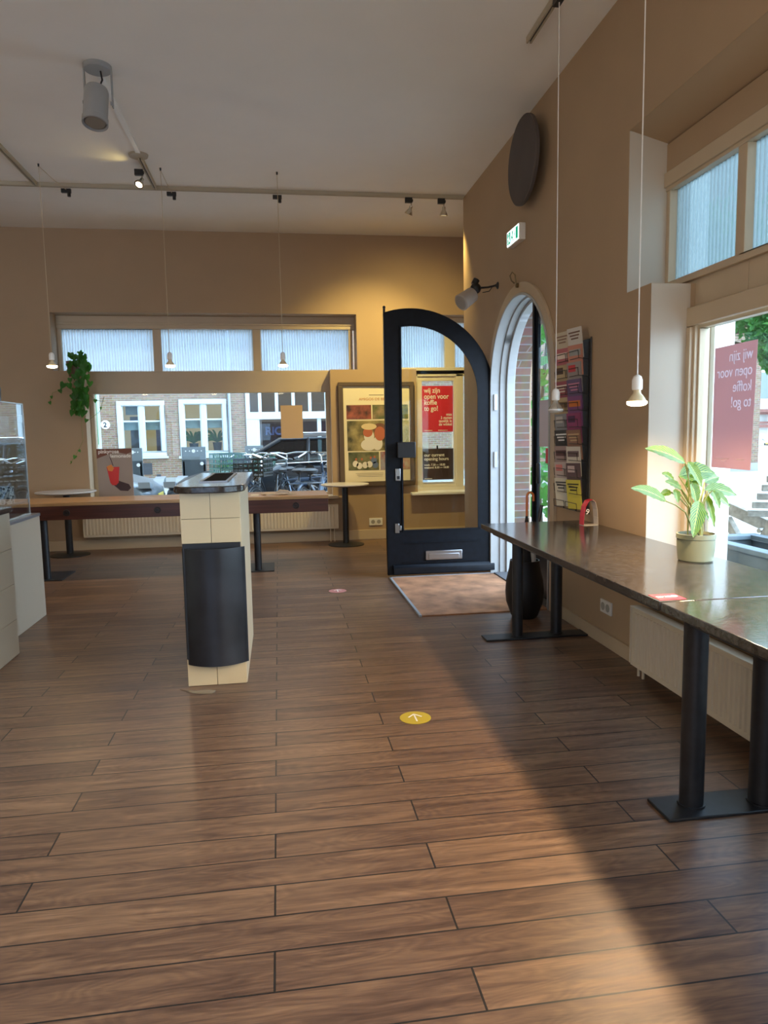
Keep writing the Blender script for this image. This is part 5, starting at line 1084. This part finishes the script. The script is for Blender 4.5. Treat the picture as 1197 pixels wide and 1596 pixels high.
def tree(label, base, trunk_h, centers, n, s, m, seed, name='tree'):
    random.seed(seed); t = thing(name, label, 'tree', base)
    bx, by, bz = base; mb = MB().tube([(bx, by, bz), (bx + .05, by, bz + trunk_h * .5), (bx, by + .05, bz + trunk_h)], [.16, .13, .10], 10)
    for c in centers: mb.tube([(bx, by, bz + trunk_h * .85), ((bx + c[0]) / 2, (by + c[1]) / 2, (bz + trunk_h + c[2]) / 2), c[:3]], [.08, .05, .02], 6)
    mb.build('trunk', BARK, t); mb = MB()
    for c in centers:
        for i in range(n):
            th = random.uniform(0, 2 * PI); ph = math.acos(random.uniform(-1, 1)); rr_ = c[3] * random.random() ** .4
            p = (c[0] + rr_ * math.sin(ph) * math.cos(th), c[1] + rr_ * math.sin(ph) * math.sin(th), c[2] + rr_ * math.cos(ph) * .75)
            heart(mb, p, random.uniform(.7, 1.2) * s, (random.uniform(-1, 1), random.uniform(-1, 1), random.uniform(.1, 1)), random.uniform(0, 6.28))
    mb.build('crown', m, t, smooth=0); return t
tree('leafy green tree hanging over the pavement beyond the right window', (9.3, 15.2, GZ), 3.6, [(8.3, 13.3, 4.2, 1.1), (9.2, 13.0, 4.0, 1.0), (10.2, 13.6, 4.2, 1.3), (9.1, 12.3, 3.3, .65), (9.6, 12.6, 3.2, .6), (9.9, 12.9, 2.75, .5), (8.8, 14.6, 5.2, 1.6), (10.6, 14.4, 5.2, 1.6), (7.8, 12.9, 4.9, .9)], 900, .11, TREEL, 2)
tree('street tree with a light crown near the corner', (9.0, 8.0, GZ), 4.2, [(9.0, 7.4, 5.9, 1.5), (10.2, 8.2, 5.6, 1.4), (9.6, 6.3, 5.8, 1.3)], 420, .17, TREEL, 9)
# climbing plant by the doorway
cl = thing('climbing_plant', 'loose green climbing plant on the outside wall beyond the doorway', 'plant', (3.0, 7.2, GZ)); random.seed(8); mb = MB()
for i in range(420):
    y = random.uniform(6.85, 7.38); x = 2.60 + random.random() * 1.1; z = random.uniform(GZ + .05, 2.75 - .25 * random.random()); heart(mb, (x, y, z), random.uniform(.07, .14), (random.uniform(-1, .2), random.uniform(-1, -.2), random.uniform(0, .8)), random.uniform(0, 6.28))
mb.build('foliage', foliage_mat('fresh_leaf', (.05, .20, .035), (.16, .40, .08)), cl, smooth=0)
mb = MB()
for k in range(5): mb.tube([(2.8 + .15 * k, 7.3, GZ), (2.75 + .16 * k, 7.35, 1.2), (2.8 + .15 * k, 7.2, 2.4)], .02, 6)
mb.build('stems', BARK, cl)
hs = thing('distant_house', 'pale house with a red-brown balcony far beyond the right window', 'building', (38, 52, GZ))
MB().box(20, 66, 52, 60, GZ, 9).build('wall', mat('pale_render', (.70, .68, .64), .8), hs, smooth=0)
mb = MB()
for k in range(14): framebox(mb, 'y', 51.5, 51.6, 34 + k * 1.6, 35.3 + k * 1.6, 1.6, 2.5, .18)
mb.box(33, 60, 51.2, 52, 2.5, 2.75).box(33, 60, 51.2, 52, 1.3, 1.55).build('balcony', mat('red_brown_paint', (.22, .08, .06), .6), hs)
mb = MB()
for k in range(8): mb.box(22 + k * 5, 24 + k * 5, 51.9, 52.05, 3.6, 5.6)
mb.build('windows', mat('far_window', (.15, .18, .2), .2), hs)
